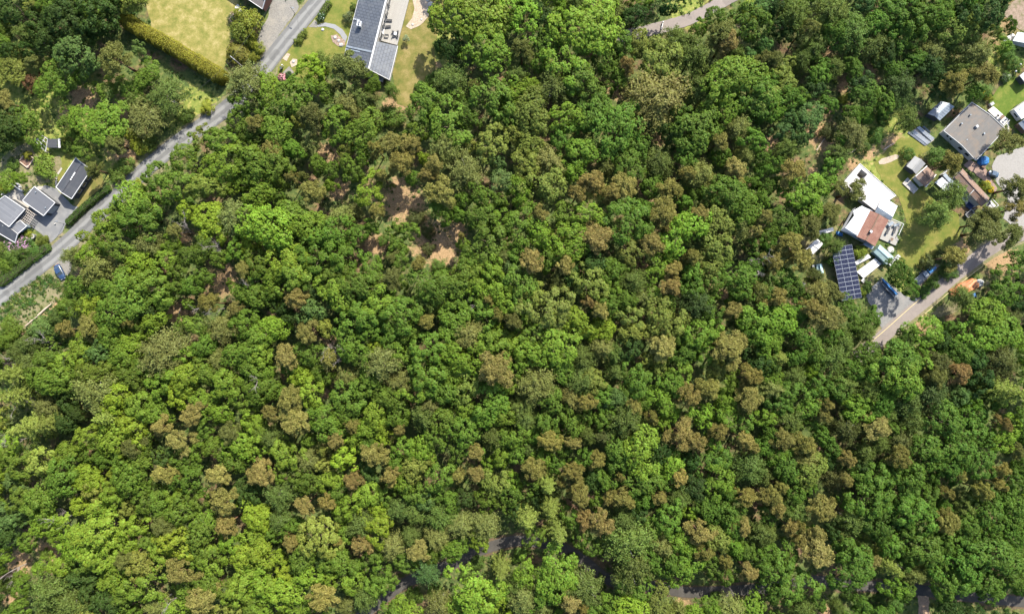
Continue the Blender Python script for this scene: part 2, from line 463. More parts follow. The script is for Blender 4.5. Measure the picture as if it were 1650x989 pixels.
def asphalt(name, c, c2, crack=.3, track=True):
    c, c2 = dim(c), dim(c2)
    m, n, l, out = newmat(name)
    p = n.new('ShaderNodeBsdfPrincipled'); l.new(p.outputs[0], out.inputs[0]); p.inputs['Roughness'].default_value = .85; p.inputs['Specular IOR Level'].default_value = .25
    t = noise(n, l, .45, 7, .7); t2 = noise(n, l, 7, 4, .7)
    col = mix(n, l, mapr(n, l, t.outputs[0], .38, .66, 0, 1), c, c2)
    col = mix(n, l, mapr(n, l, t2.outputs[0], .35, .7, 0, .35), col, tuple(x * .6 for x in c))
    if track:                                   # tyre-polished lanes along the road
        tc = n.new('ShaderNodeTexCoord'); sp = n.new('ShaderNodeSeparateXYZ'); l.new(tc.outputs['UV'], sp.inputs[0])
        w = n.new('ShaderNodeTexWave'); w.wave_type = 'BANDS'; w.bands_direction = 'Y'; w.inputs['Scale'].default_value = .16; w.inputs['Distortion'].default_value = 1.2
        w.inputs['Detail Scale'].default_value = .2
        l.new(tc.outputs['UV'], w.inputs['Vector'])
        col = mix(n, l, mapr(n, l, w.outputs[1], .2, .9, 0, .7), col, tuple(x * 1.45 for x in c2))
    v = n.new('ShaderNodeTexVoronoi'); v.feature = 'DISTANCE_TO_EDGE'; v.inputs['Scale'].default_value = .16
    tc2 = n.new('ShaderNodeTexCoord'); add = n.new('ShaderNodeVectorMath'); l.new(tc2.outputs['Object'], add.inputs[0]); l.new(t.outputs[1], add.inputs[1]); l.new(add.outputs[0], v.inputs[0])
    col = mix(n, l, mapr(n, l, v.outputs[0], 0, .014, crack, 0, False), col, (.03, .03, .03))
    t3 = noise(n, l, .11, 2, .4)
    col = mix(n, l, mapr(n, l, t3.outputs[0], .57, .585, 0, .45), col, tuple(x * .62 for x in c))      # tar repairs
    l.new(col, p.inputs['Base Color']); l.new(bump(n, l, t2.outputs[0], .3, .02), p.inputs['Normal'])
    return m
def lawn(name, a, b, c, sc=.35):
    a, b, c = dim(a, .85), dim(b, .85), dim(c, .85)
    m, n, l, out = newmat(name)
    p = n.new('ShaderNodeBsdfPrincipled'); l.new(p.outputs[0], out.inputs[0]); p.inputs['Roughness'].default_value = .95; p.inputs['Specular IOR Level'].default_value = .1
    t = noise(n, l, sc, 7, .68); t2 = noise(n, l, 3.5, 5, .7)
    col = ramp(n, l, t.outputs[0], [(.34, a), (.5, b), (.62, c)]).outputs[0]
    col = mix(n, l, mapr(n, l, t2.outputs[0], .35, .7, 0, .5), col, tuple(x * .6 for x in b))
    l.new(col, p.inputs['Base Color']); l.new(bump(n, l, t2.outputs[0], .5, .1), p.inputs['Normal'])
    return m
M_ASPH = asphalt('asphalt', (.12, .119, .115), (.145, .142, .134), track=True)
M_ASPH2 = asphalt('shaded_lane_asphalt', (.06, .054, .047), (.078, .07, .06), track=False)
M_PINKASPH = asphalt('old_asphalt', (.195, .165, .148), (.225, .19, .168), track=False, crack=.2)
M_GRAVEL = surf('gravel', (.21, .195, .17), (.135, .125, .11), 5, .95, c3=(.26, .23, .185), bumpy=.5)
M_GRAVELG = surf('grey_gravel', (.19, .186, .178), (.135, .13, .125), 5, .95, c3=(.23, .215, .195), bumpy=.4)
M_SAND = surf('sand', (.38, .315, .245), (.28, .22, .16), 3, .95, c3=(.27, .21, .135), bumpy=.4)
M_VERGE = surf('dry_verge', (.20, .165, .095), (.115, .115, .045), 1.1, .95, c3=(.085, .11, .025), bumpy=.4, scale2=.3, w3=.95)
M_LAWND = lawn('dry_lawn', (.086, .102, .02), (.168, .15, .044), (.245, .205, .086))
M_LAWNG = lawn('green_lawn', (.066, .094, .016), (.115, .12, .026), (.16, .14, .04))
M_LAWNF = lawn('fresh_lawn', (.05, .085, .013), (.072, .105, .016), (.12, .13, .028))
M_LAWNO = lawn('ochre_lawn', (.066, .084, .017), (.13, .115, .034), (.19, .15, .06), .3)
M_PAVE = tiles('paving', (.21, .214, .218), (.18, .184, .188), (.14, .14, .14), .6, .3, .8, stain=(.235, .228, .214))
M_PAVEW = tiles('pale_paving', (.5, .48, .45), (.42, .4, .38), (.3, .28, .25), .7, .5, .8, stain=(.4, .35, .28))

# roads, drives and yards
ROAD1 = [(-60,522),(0,478),(60,432),(108,392),(150,352),(192,314),(236,272),(290,228),(345,190),(382,160),(418,120),(452,76),(480,42),(513,2),(560,-50)]
ribbon('road_verge', ROAD1, 6.6, M_VERGE, 1, rag=.35, off=-.2)
ribbon('road', ROAD1, 4.4, M_ASPH, 4, clear=False)
ROAD2 = [(1380,575),(1418,546),(1445,522),(1475,497),(1508,470),(1540,442),(1566,422),(1590,404),(1625,385),(1700,360)]
ribbon('side_road_verge', ROAD2, 5.4, M_VERGE, 1, rag=.3)
ribbon('side_road', ROAD2, 3.7, M_PINKASPH, 4, clear=False)
ROAD3 = [(560,1010),(607,972),(647,942),(690,922),(733,906),(767,889),(820,872),(860,872),(900,880),(940,902),(975,930),(1010,942),(1053,944),(1103,953),(1160,952),(1240,946),(1313,935),(1363,942),(1417,944),(1480,950),(1563,960),(1650,969),(1740,978)]
ribbon('forest_lane_verge', ROAD3, 3.9, surf('lane_verge', (.13, .08, .045), (.07, .06, .03), 2, .95, c3=(.06, .075, .025), bumpy=.4), 1, rag=.4)
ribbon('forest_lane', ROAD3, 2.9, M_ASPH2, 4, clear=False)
ribbon('lane_branch', [(1487,952),(1488,975),(1490,1010)], 3.0, surf('dirt', (.34, .23, .15), (.22, .15, .10), 2, .95, bumpy=.4), 3, rag=.2)
ribbon('upper_path', [(960,68),(1012,57),(1060,46),(1090,38),(1112,31),(1135,19),(1160,6),(1200,-14),(1260,-34)], 3.2, M_PINKASPH, 4, rag=.08)
sheet('gravel_drive', [(440,0),(478,0),(482,12),(474,24),(455,50),(425,90),(413,72),(420,52),(433,25),(436,8)], M_GRAVEL, 2)
sheet('upper_lawn', [(240,-30),(384,-30),(386,18),(372,30),(372,64),(364,80),(366,104),(357,116),(318,92),(280,68),(244,44),(236,10)], M_LAWND, 2)
sheet('garden_lawn', [(523,2),(577,-20),(572,30),(562,60),(556,85),(548,110),(525,122),(490,136),(462,142),(446,132),(448,108),(470,74),(500,36)], M_LAWNG, 1)
sheet('side_lawn', [(640,-30),(716,-30),(716,10),(708,50),(700,80),(702,110),(690,135),(676,162),(655,172),(640,168),(634,140),(632,110),(640,80),(644,50)], M_LAWNO, 1)
sheet('sand_patch', [(664,-20),(688,-20),(694,4),(697,14),(688,30),(676,42),(662,48),(654,43),(664,30),(668,14)], M_SAND, 3)
sheet('garden_path', [(511,41),(524,37),(540,40),(552,48),(560,60),(556,70),(548,56),(538,47),(524,43),(512,44)], tiles('path_slabs', (.36, .36, .36), (.31, .31, .31), (.2, .2, .2), 2.2, .55, .8), 3, rag=.02)
sheet('path_entry', [(497,44),(507,32),(511,36),(511,45)], M_GRAVEL, 2, rag=.05)
sheet('small_patio', [(455,118),(466,107),(474,117),(464,126)], M_GRAVEL, 3, rag=.05)
sheet('rocky_patch', [(467,101),(472,95),(479,96),(479,105),(470,109)], M_SAND, 3)
sheet('pale_patch', [(455,95),(463,86),(468,88),(462,99)], M_SAND, 3)
sheet('rose_bed', [(533,58),(543,56),(556,66),(556,74),(545,75),(536,68)], surf('bed_soil', (.3, .22, .17), (.14, .1, .07), 3, .95), 3)
sheet('courtyard', [(72,298),(92,305),(118,332),(126,333),(108,358),(101,374),(82,391),(63,374),(45,362),(34,352),(50,330)], M_PAVE, 3, rag=.05)
sheet('house_terrace', [(3,312),(18,296),(36,309),(40,316),(48,306),(56,300),(72,300),(40,345),(20,335)], M_PAVEW, 2, rag=.05)
sheet('back_lawn', [(97,232),(108,200),(116,200),(114,222),(128,224),(124,240),(116,252),(104,282),(94,296),(90,292),(96,268),(104,246)], M_LAWNG, 1)
sheet('hedge_lawn', [(120,330),(128,308),(150,276),(162,270),(168,296),(150,320),(130,345)], M_LAWNO, 1)
sheet('shed_lawn', [(42,246),(50,228),(58,226),(74,248),(62,254),(54,252)], M_LAWNF, 1)
sheet('orchard_ground', [(0,300),(0,260),(20,240),(44,228),(60,250),(84,256),(96,250),(100,262),(90,290),(60,300),(34,306),(15,296)], M_VERGE, 1, clear=False)
sheet('stone_wall_path', [(89,292),(91,281),(99,270),(101,272),(93,284),(92,302),(90,303)], M_PAVEW, 3, rag=.03)
sheet('parking_strip', [(88,424),(106,400),(118,412),(116,432),(104,452),(92,446)], M_GRAVEL, 2)
sheet('roadside_clearing', [(0,492),(40,462),(72,438),(90,428),(108,452),(100,474),(80,496),(40,530),(10,552),(0,540)], M_VERGE, 1)
sheet('right_lawn', [(1408,262),(1430,240),(1452,222),(1478,222),(1500,240),(1476,256),(1470,300),(1490,310),(1545,345),(1548,385),(1500,420),(1462,440),(1444,420),(1448,392),(1460,355),(1448,318),(1420,290)], M_LAWNG, 1)
sheet('sand_oval', [(1415,261),(1420,256),(1430,253),(1443,249),(1449,251),(1446,256),(1436,261),(1424,265),(1417,265)], M_SAND, 3, rag=.12)
sheet('gravel_parking', [(1394,474),(1408,462),(1420,446),(1450,470),(1474,484),(1446,508),(1421,530),(1410,506)], M_GRAVELG, 2)
sheet('yard', [(1598,268),(1606,252),(1650,236),(1740,225),(1740,400),(1640,372),(1616,352),(1624,320),(1604,292)], surf('yard_gravel', (.25, .235, .215), (.2, .187, .17), 4, .95, c3=(.19, .175, .165), bumpy=.3), 2)
sheet('caravan_lawn', [(1592,166),(1610,140),(1630,126),(1740,110),(1740,240),(1640,215),(1622,200)], M_LAWNF, 1)
sheet('brown_yard', [(1614,20),(1628,6),(1660,-20),(1740,-20),(1740,60),(1650,52),(1634,42)], surf('pinkish_earth', (.24, .175, .135), (.15, .115, .075), 1.2, .95, c3=(.09, .10, .03), scale2=.3, w3=.8), 2)
sheet('paved_strip', [(1552,266),(1562,258),(1586,270),(1607,304),(1602,312),(1580,288)], surf('red_gravel', (.26, .17, .13), (.17, .12, .1), 3, .95), 3)
sheet('shed_apron', [(1400,330),(1412,336),(1414,344),(1402,344)], M_PAVEW, 3, rag=.03)
sheet('trailer_track', [(1469,457),(1505,424),(1514,428),(1482,464)], surf('trailer_dirt', (.22, .18, .14), (.15, .12, .09), 3, .95), 3)
sheet('tarp_track', [(1530,480),(1560,455),(1585,445),(1595,455),(1560,485),(1535,505),(1515,512),(1500,505)], M_VERGE, 2)
sheet('container_yard', [(1290,380),(1345,360),(1365,385),(1400,395),(1420,400),(1438,415),(1425,445),(1395,470),(1355,490),(1330,450),(1300,440)], surf('weedy_ground', (.15, .14, .05), (.08, .09, .025), 1.5, .95, c3=(.24, .19, .11), bumpy=.4), 1, clear=False)
# kerb-like pale edging lines of the side road
M_EDGE = surf('edging', (.52, .43, .2), (.4, .33, .18), 3, .9)
e1 = ribbon('road_edge_line', [(1400,553),(1418,538),(1444,515),(1472,490),(1490,475)], .16, M_EDGE, 6, off=0, clear=False)
e2 = ribbon('road_edge_line', [(1482,512),(1496,500),(1512,486),(1530,470),(1560,446),(1584,428)], .14, M_EDGE, 6, off=0, clear=False)

def keepout(px, py, r): CLEAR.append([(px + r * math.cos(a), py + r * math.sin(a)) for a in np.arange(0, 6.28, .6)])
CLEAR.append([(200, 30), (212, 22), (362, 112), (356, 130), (330, 126), (205, 56)])
for q in ((398, 37, 22), (384, 55, 20), (380, 84, 18), (410, 80, 16), (481, 66, 6), (490, 52, 6), (520, 18, 14), (565, 22, 12), (460, 124, 10), (388, 104, 8)): keepout(*q)
CLEAR.append([(106, 352), (166, 298), (178, 304), (112, 364)]); CLEAR.append([(0, 440), (0, 408), (10, 395), (50, 380), (78, 382), (78, 400), (30, 444)])
# ------------------------------------------------------------------ building kit
WHITE = surf('white_paint', (.5, .49, .475), (.43, .42, .41), 2, .6)
WALLG = surf('grey_wall', (.36, .36, .36), (.3, .3, .3), 2, .8)
WALLD = surf('dark_wall', (.06, .062, .066), (.045, .045, .05), 2, .8)
WALLW = surf('cream_wall', (.5, .48, .44), (.42, .4, .37), 2, .8)
GLASS = surf('window_glass', (.02, .028, .035), (.03, .04, .05), 1, .08, spec=.6, bumpy=0)
ROOFBLK = tiles('black_roof_felt', (.042, .045, .052), (.048, .05, .058), (.07, .07, .075), 9, 1.1, .6, stain=(.07, .07, .072), ms=.03)
ROOFGRY = tiles('grey_roof_felt', (.085, .088, .098), (.08, .083, .092), (.10, .10, .11), 12, 1.0, .65, stain=(.1, .1, .105), ms=.03)
ROOFSTR = tiles('striped_roof_felt', (.13, .132, .14), (.11, .113, .122), (.17, .17, .175), 14, 1.0, .65, stain=(.1, .1, .105), ms=.05)
ROOFSLATE_SHADED = tiles('shaded_roof_tile', (.072, .08, .096), (.06, .067, .08), (.035, .04, .05), 1.1, .8, .5, stain=(.10, .106, .112), ms=.09)  # slate of the slope away from the sun, its shade put into the colour
ROOFSLATE_SUNLIT = tiles('sunlit_roof_tile', (.105, .116, .135), (.09, .10, .12), (.055, .06, .07), 1.1, .8, .5, stain=(.15, .155, .16), ms=.09)  # the same slate lightened: sunlight on the extension slope painted into the colour
ROOFRED = tiles('red_roof_tile', (.215, .10, .068), (.18, .082, .057), (.12, .055, .04), .5, .4, .8, stain=(.25, .145, .105), ms=.05)
ROOFBRN = tiles('brown_roof_tile', (.24, .15, .105), (.19, .12, .085), (.11, .07, .05), .45, .36, .85, stain=(.16, .135, .12), ms=.05, w=.8)
ROOFFLT = tiles('weathered_roof_felt', (.118, .11, .101), (.108, .10, .093), (.095, .09, .083), 10, 1.1, .85, stain=(.155, .122, .095), ms=.03, w=.75)
ROOFWHT = tiles('white_roof_sheet', (.42, .395, .385), (.395, .375, .365), (.33, .31, .3), 6, 2.0, .7, stain=(.30, .265, .24), ms=.05, w=.9)
METAL = surf('corrugated_metal', (.44, .455, .47), (.36, .375, .4), 1.2, .45, metal=.25, c3=(.36, .37, .37), scale2=.5)
METALB = surf('dull_metal', (.22, .25, .28), (.16, .185, .21), 1.2, .5, metal=.3, c3=(.31, .325, .335), scale2=.6)
DECK = tiles('deck_boards', (.33, .315, .285), (.28, .265, .24), (.16, .15, .135), 4, .16, .85, stain=(.25, .235, .21), off=.3, ms=.025)
WOOD = surf('weathered_wood', (.42, .37, .32), (.3, .26, .22), 4, .85)
WOODD = surf('brown_wood', (.16, .10, .065), (.11, .07, .045), 4, .85)
BLACK = surf('black_plastic', (.025, .026, .03), (.035, .036, .04), 3, .5)
BLUE = surf('blue_tarp', (.03, .15, .36), (.025, .11, .27), 2, .45, bumpy=.5)
ORANGE = surf('orange_tarp', (.44, .17, .065), (.28, .10, .04), 1.6, .6, c3=(.48, .26, .14), scale2=.6, bumpy=.6)
STONE = surf('stone', (.42, .4, .37), (.28, .27, .25), 3, .9, bumpy=.5)
GREENG = surf('greenhouse_sheet', (.26, .34, .33), (.2, .28, .28), 1.4, .25, spec=.5, c3=(.36, .42, .4))

def quad(px4, h): return ccw([P(x, y, h) for x, y in px4])
def inset(c, d):
    n = len(c); out = []
    cen = sum(c, Vector()) / n
    for i in range(n):
        a, b, e = c[i - 1], c[i], c[(i + 1) % n]
        u = (a - b); v = (e - b); u.z = v.z = 0; u.normalize(); v.normalize()
        bis = (u + v); s = math.sqrt(max(.02, (1 - u.dot(v)) / 2))
        out.append(b + bis.normalized() * (d / s) if bis.length > 1e-6 else b.copy())
    return out
def trims(root, segs, w=.16, h=.24, mat=None, name='roof_trim', up=.03):
    mb = MB(root.location)
    for a, b in segs: mb.beam(Vector(a) + Vector((0, 0, up)), Vector(b) + Vector((0, 0, up)), w, h)
    return mb.build(name, mat or WHITE, root)
def windows(root, a, b, spec, frame=WHITE):
    """window openings on the wall from a to b; spec = list of (t along the wall, width, sill height, height)"""
    a = Vector((a.x, a.y, 0)); b = Vector((b.x, b.y, 0)); d = (b - a); L = d.length; d.normalize(); nrm = Vector((d.y, -d.x, 0))
    for t, w, z, h in spec:
        c = a + d * (t * L); ang = math.atan2(d.y, d.x)
        m = MB(root.location)
        for s in (-1, 1): m.box(c + d * (s * (w / 2 + .04)) + nrm * .02 + Vector((0, 0, z - .08)), .09, .1, h + .16, ang)
        for zz in (z - .08, z + h): m.box(c + nrm * .02 + Vector((0, 0, zz)), w, .1, .085, ang)
        f = m.build('window', frame, root)
        g = MB(root.location); g.box(c + nrm * .012 + Vector((0, 0, z + .005)), w - .01, .05, h - .01, ang); g.build('pane', GLASS, f)
def door(root, a, b, t, w=.95, h=2.05, mat=None):
    a = Vector((a.x, a.y, 0)); b = Vector((b.x, b.y, 0)); d = (b - a); L = d.length; d.normalize(); nrm = Vector((d.y, -d.x, 0))
    c = a + d * (t * L); m = MB(root.location); m.box(c + nrm * .02 + Vector((0, 0, .02)), w, .1, h, math.atan2(d.y, d.x)); dr = m.build('door', mat or WOODD, root)
    k = MB(root.location); k.box(c + nrm * .1 + d * (w * .38) + Vector((0, 0, 1.0)), .12, .07, .05, math.atan2(d.y, d.x)); k.build('handle', METAL, dr)
def gable(name, label, cat, px4, he, hr, roofmat, wallmat, axis=0, trim=True, over=.35, group=None, wins=(), th=.14, ribs=0, trimmat=None, doors=(), roof2=None):
    """px4 = eave outline; the ridge joins the middles of edges 0-1 and 2-3 (axis 0) or 1-2 and 3-0 (axis 1)"""
    c = quad(px4, he); cen = sum(c, Vector()) / 4; base = Vector((cen.x, cen.y, 0))
    root = thing(name, label, cat, base, 0, group); CLEAR.append([to_px(p.x, p.y) for p in c])
    if axis: c = c[1:] + c[:1]
    A, B, C, D = c
    m1 = (A + B) / 2; m2 = (C + D) / 2; m1.z = m2.z = hr
    w = inset(c, over)
    mw = MB(base)
    bot = [Vector((p.x, p.y, 0)) for p in w]; top = [Vector((p.x, p.y, he - .05)) for p in w]
    mw.prism(bot, top)
    r1 = (top[0] + top[1]) / 2; r2 = (top[2] + top[3]) / 2; r1.z = r2.z = he - .05 + (hr - he) * .86
    mw.face([top[0], top[1], r1]); mw.face([top[2], top[3], r2]); mw.face([top[1], top[2], r2, r1]); mw.face([top[3], top[0], r1, r2])
    mw.build('wall', wallmat, root)
    for k, (q, mt) in enumerate((([m1, m2, D, A], roofmat), ([m2, m1, B, C], roof2 or roofmat))):
        mb = MB(base); q = [Vector(p) for p in q]
        # eave direction first so that the tile rows run along the ridge
        topf = q; botf = [p - Vector((0, 0, th)) for p in q]
        mb.face([q[2], q[3], q[0], q[1]] if k == 0 else [q[2], q[3], q[0], q[1]]); mb.face(list(reversed(botf)))
        for i in range(4): mb.face([botf[i], botf[(i + 1) % 4], topf[(i + 1) % 4], topf[i]])
        rf = mb.build('roof', mt, root)
        if ribs:
            rb = MB(base); n = int((q[1] - q[0]).length / ribs)
            for i in range(1, n):
                t = i / n; rb.beam(q[0].lerp(q[1], t) + Vector((0, 0, .025)), q[3].lerp(q[2], t) + Vector((0, 0, .025)), .11, .05)
            rb.build('roof_ribs', mt, rf)
    cap = MB(base); cap.beam(m1 + Vector((0, 0, .05)), m2 + Vector((0, 0, .05)), .3, .1); cap.build('ridge_cap', roof2 or roofmat, root)
    if trim: trims(root, [(A, m1), (m1, B), (C, m2), (m2, D), (B, C), (D, A)], mat=trimmat)
    for e, spec in wins: windows(root, w[e], w[(e + 1) % 4], spec)
    for e, t in doors: door(root, w[e], w[(e + 1) % 4], t)
    return root, c, w, (m1, m2)
def flat(name, label, cat, px, h, roofmat, wallmat, trim=True, over=.3, group=None, wins=(), ribs=0, ribedge=0, doors=(), slope=0.0, root=None, th=.18, open_sides=False):
    """single-slab building over any convex outline; slope lifts edge 0 of the outline"""
    c = ccw([P(x, y, h) for x, y in px]); n = len(c); cen = sum(c, Vector()) / n; base = Vector((cen.x, cen.y, 0))
    if root is None:
        root = thing(name, label, cat, base, 0, group)
    base = root.location.copy(); CLEAR.append([to_px(p.x, p.y) for p in c])
    if slope:
        c[0].z += slope; c[1].z += slope
    w = inset(c, over)
    if open_sides:
        for p in w:
            mb = MB(base); mb.box((p.x, p.y, 0), .14, .14, p.z - th + .01); mb.build('post', wallmat, root)
    else:
        mw = MB(base); mw.prism([Vector((p.x, p.y, 0)) for p in w], [p - Vector((0, 0, th - .01)) for p in w]); mw.build('wall', wallmat, root)
    mb = MB(base); mb.slab(c, th)
    rf = mb.build('roof', roofmat, root)
    if ribs and n == 4:
        rb = MB(base); q = c[ribedge:] + c[:ribedge]; k = int((q[1] - q[0]).length / ribs)
        for i in range(1, k):
            t = i / k; rb.beam(q[0].lerp(q[1], t) + Vector((0, 0, .025)), q[3].lerp(q[2], t) + Vector((0, 0, .025)), .12, .05)
        rb.build('roof_ribs', roofmat, rf)
    if trim: trims(root, [(c[i], c[(i + 1) % n]) for i in range(n)])
    for e, spec in wins: windows(root, w[e], w[(e + 1) % n], spec)
    for e, t in doors: door(root, w[e], w[(e + 1) % n], t)
    return root, c, w
def addbox(root, name, px, py, z, sx, sy, sz, ang, mat, h=None, parent=None, bevel=.02):
    p = P(px, py, z if h is None else h); p.z = z
    mb = MB(root.location); mb.box(p, sx, sy, sz, ang); return mb.build(name, mat, parent or root, bevel=bevel)

# ------------------------------------------------------------------ upper road: corner house, long tiled house and its garden
gable('brown_roofed_house', 'house with brown corrugated roof and red-brown gable board, cut off by the top edge', 'house', [(423,15),(437,-9),(380,-47),(366,-23)], 2.9, 4.1, tiles('ribbed_brown_roof', (.20,.165,.145), (.18,.15,.13), (.11,.09,.08), 8, .35, .7), surf('rust_wall', (.24,.11,.075), (.2,.09,.06), 3, .85), trimmat=WHITE, wins=((1, [(.5, 1.4, .9, 1.2)]),))
o = MB(); o.slab([P(*p, .22) for p in ((378,12),(383,7),(391,16),(386,21))], .22); tag(o.build('stone_step', M_PAVEW), 'pale stone step at the edge of the dry lawn beside the brown-roofed house', 'step')

def long_house():
    hr, hw, he = 5.3, 3.0, 2.7
    TL, TR = P(575.5, -60, hw) + Vector((0, 0, 0)), P(637, -60, hr)
    TL = P(593, -60, hw); BL = P(552, 100, hw); BR = P(594.5, 111.5, hr); TR = P(637.5, -60, hr)
    EA, EB, EC = P(607.5, 67, 4.9), P(641, 74.5, he), P(627.5, 129, he)
    ED = BR - Vector((0, 0, .35))
    base = Vector(((BL.x + BR.x) / 2, (BL.y + TL.y) / 2, 0))
    r = thing('tiled_house', 'long house with dark slate-tiled roof, white ridge board and chimney above the forest', 'house', base)
    CLEAR.append([to_px(p.x, p.y) for p in (TL, BL, BR, EC, EB, EA, TR)])
    wl = MB(base); sh = lambda p, dz: Vector((p.x, p.y, p.z - dz))
    d = (BL - TL).normalized(); s = (BR - BL); s.z = 0; s.normalize()
    q = [TL + s * .4, TR - s * .15, BR - s * .15 - Vector((d.x, d.y, 0)) * .5, BL + s * .4 - Vector((d.x, d.y, 0)) * .5]
    wl.prism([Vector((p.x, p.y, 0)) for p in q], [sh(p, .2) for p in q])
    wl.build('wall', WALLW, r)
    m = MB(base); m.slab([BL, BR, TR, TL], .2); rf = m.build('roof', ROOFSLATE_SHADED, r)
    # snow guards, chimney, roof ladder on the dark slope
    def on(px, py, t): return P(px, py, hw + (hr - hw) * t)
    g = MB(base); g.beam(on(558, 75, .05) + Vector((0, 0, .12)), on(599, 84, .93) + Vector((0, 0, .12)), .5, .05); g.beam(on(558, 79.5, .05) + Vector((0, 0, .12)), on(580, 84, .5) + Vector((0, 0, .12)), .38, .05); g.build('snow_guard', METALB, rf)
    g = MB(base)
    for k in range(4): g.beam(on(570 + k * 2.6, 31 + k * .5, .1 + .06 * k) + Vector((0, 0, .1)), on(571.4 + k * 2.6, 31.6 + k * .5, .12 + .06 * k) + Vector((0, 0, .1)), .35, .08)
    g.build('roof_step', METAL, rf)
    c = on(580, 41, .45); ch = MB(base); ch.box(c - Vector((0, 0, .4)), 1.0, 1.2, 1.5, R_(-12)); cm = ch.build('chimney', surf('chimney_plaster', (.45, .45, .44), (.38, .38, .38), 3, .8), rf)
    cp = MB(base); cp.box(c + Vector((0, 0, 1.1)), 1.2, 1.4, .1, R_(-12)); cp.build('chimney_cap', METAL, cm)
    for k in (-.3, .3):
        pt = MB(base); pt.box(c + Vector((k * math.cos(R_(78)), k * math.sin(R_(78)), 1.2)), .3, .3, .22, R_(-12)); pt.build('flue', BLACK, cm)
    trims(r, [(TR, BR)], .42, .24, WHITE, 'ridge_board', .12); trims(r, [(BL, BR), (TL, BL)], .12, .2, WALLG, 'gutter', .0)
    # lower extension on the east side
    e = MB(base); e.slab([EA, ED, EC, EB], .16); ex = e.build('extension_roof', ROOFSLATE_SUNLIT, r)
    ew = MB(base); n = [EA, ED, EC, EB]; n2 = inset([Vector((p.x, p.y, 0)) for p in n], .35)
    ew.prism(n2, [Vector((p.x, p.y, q.z - .2)) for p, q in zip(n2, n)]); ew.build('extension_wall', WALLW, r)
    trims(r, [(EB, EC), (ED, EC)], .14, .2, WHITE, 'gutter', .0)
    # glazed lower front under the eaves with a white balcony rail
    a, b = P(588, 118, 2.2), P(624, 128, 2.2)
    dd = (b - a); dd.normalize(); nn = Vector((dd.y, -dd.x, 0))
    fr = MB(base)
    fl = P(587, 124, 1.0) ; fl2 = P(617, 133, 1.0)
    fr.slab([fl, fl2, fl2 - nn * 1.7, fl - nn * 1.7], .2); bal = fr.build('balcony', DECK, r)
    rl = MB(base)
    f1 = fl + Vector((0, 0, 1.0)); f2 = fl2 + Vector((0, 0, 1.0)); rl.beam(f1, f2, .16, .12)
    for k in range(9):
        t = k / 8; p = f1.lerp(f2, t); rl.beam(p - Vector((0, 0, .05)), p - Vector((0, 0, 1.0)), .07, .07)
    rl.build('railing', WHITE, bal)
    q = inset([Vector((p.x, p.y, 0)) for p in (EA, ED, EC, EB)], .35)
    cc = ccw(q)
    for i in range(4):
        u, v = cc[i], cc[(i + 1) % 4]; dx = (v - u).normalized(); nr = Vector((dx.y, -dx.x, 0))
        if nr.y < -.7: windows(r, u, v, [(.2, 1.3, 1.1, 1.2), (.5, 1.3, 1.1, 1.2), (.8, 1.3, 1.1, 1.2)])
        elif nr.x > .7: windows(r, u, v, [(.3, 1.2, .9, 1.2), (.65, 1.2, .9, 1.2)])
    a = TR - s * .15; b = BR - s * .15
    windows(r, b, P(609, 60, 0), [(.3, 1.5, 3.3, 1.0)]); 
    windows(r, Vector((EA.x, EA.y, 0)) + s * .02, Vector((TR.x, TR.y, 0)) - s * .13, [(.12, 1.6, 1.1, 2.2), (.28, 1.6, 1.1, 2.2), (.42, 1.0, .5, 2.4), (.56, 1.6, 1.1, 2.2), (.72, 1.6, 1.1, 2.2)])
    # deck
    m = MB(); dk = [P(622, -40, .5), P(670, -40, .5), P(659, 0, .5), P(640, 73, .5), P(609.5, 65, .5)]
    m.slab([dk[4], dk[0], dk[1], dk[2], dk[3]], .5); t = tag(m.build('terrace_deck', DECK), 'long pale timber deck beside the dark tiled house', 'deck')
    CLEAR.append([to_px(p.x, p.y) for p in dk])
long_house()

def part_boxes(root, name, mat, boxes, bevel=.0):
    mb = MB(root.location)
    for b in boxes: mb.box(root.location + Vector(b[0]), *b[1:])
    return mb.build(name, mat, root, bevel=bevel)
def local(root, name, mat, fn, parent=None, smooth=False):
    mb = MB((0, 0, 0)); fn(mb); return mb.build(name, mat, parent or root, smooth=smooth)
def lounger(px, py, ang, z, label, mat, name='sun_lounger', cat='lounger'):
    p = P(px, py, z); t = thing(name, label, cat, p, R_(ang), 'loungers on the terraces')
    local(t, 'seat', mat, lambda m: m.box((.2, 0, .3), 1.35, .62, .08)); local(t, 'backrest', mat, lambda m: m.prism([Vector(v) for v in ((-.48, -.31, .3), (-.48, .31, .3), (-1.0, .31, .62), (-1.0, -.31, .62))], [Vector(v) for v in ((-.46, -.31, .38), (-.46, .31, .38), (-1.0, .31, .70), (-1.0, -.31, .70))]))
    for x in (-.4, .8):
        for y in (-.26, .26): local(t, 'leg', BLACK, lambda m: m.box((x, y, 0), .05, .05, .3))
    return t
def table(px, py, ang, z, label, mat, sx=1.4, sy=.85, name='garden_table'):
    p = P(px, py, z); t = thing(name, label, 'table', p, R_(ang))
    local(t, 'tabletop', mat, lambda m: m.box((0, 0, .7), sx, sy, .05))
    for x in (-1, 1):
        for y in (-1, 1): local(t, 'leg', mat, lambda m: m.box((x * (sx / 2 - .08), y * (sy / 2 - .08), 0), .06, .06, .7))
    return t
def chair(px, py, ang, z, label, mat, group=None):
    p = P(px, py, z); t = thing('garden_chair', label, 'chair', p, R_(ang), group)
    local(t, 'seat', mat, lambda m: m.box((0, 0, .42), .52, .52, .06)); local(t, 'backrest', mat, lambda m: m.box((-.26, 0, .5), .06, .52, .5))
    for x in (-.22, .22):
        for y in (-.22, .22): local(t, 'leg', mat, lambda m: m.box((x, y, 0), .05, .05, .42))
    return t
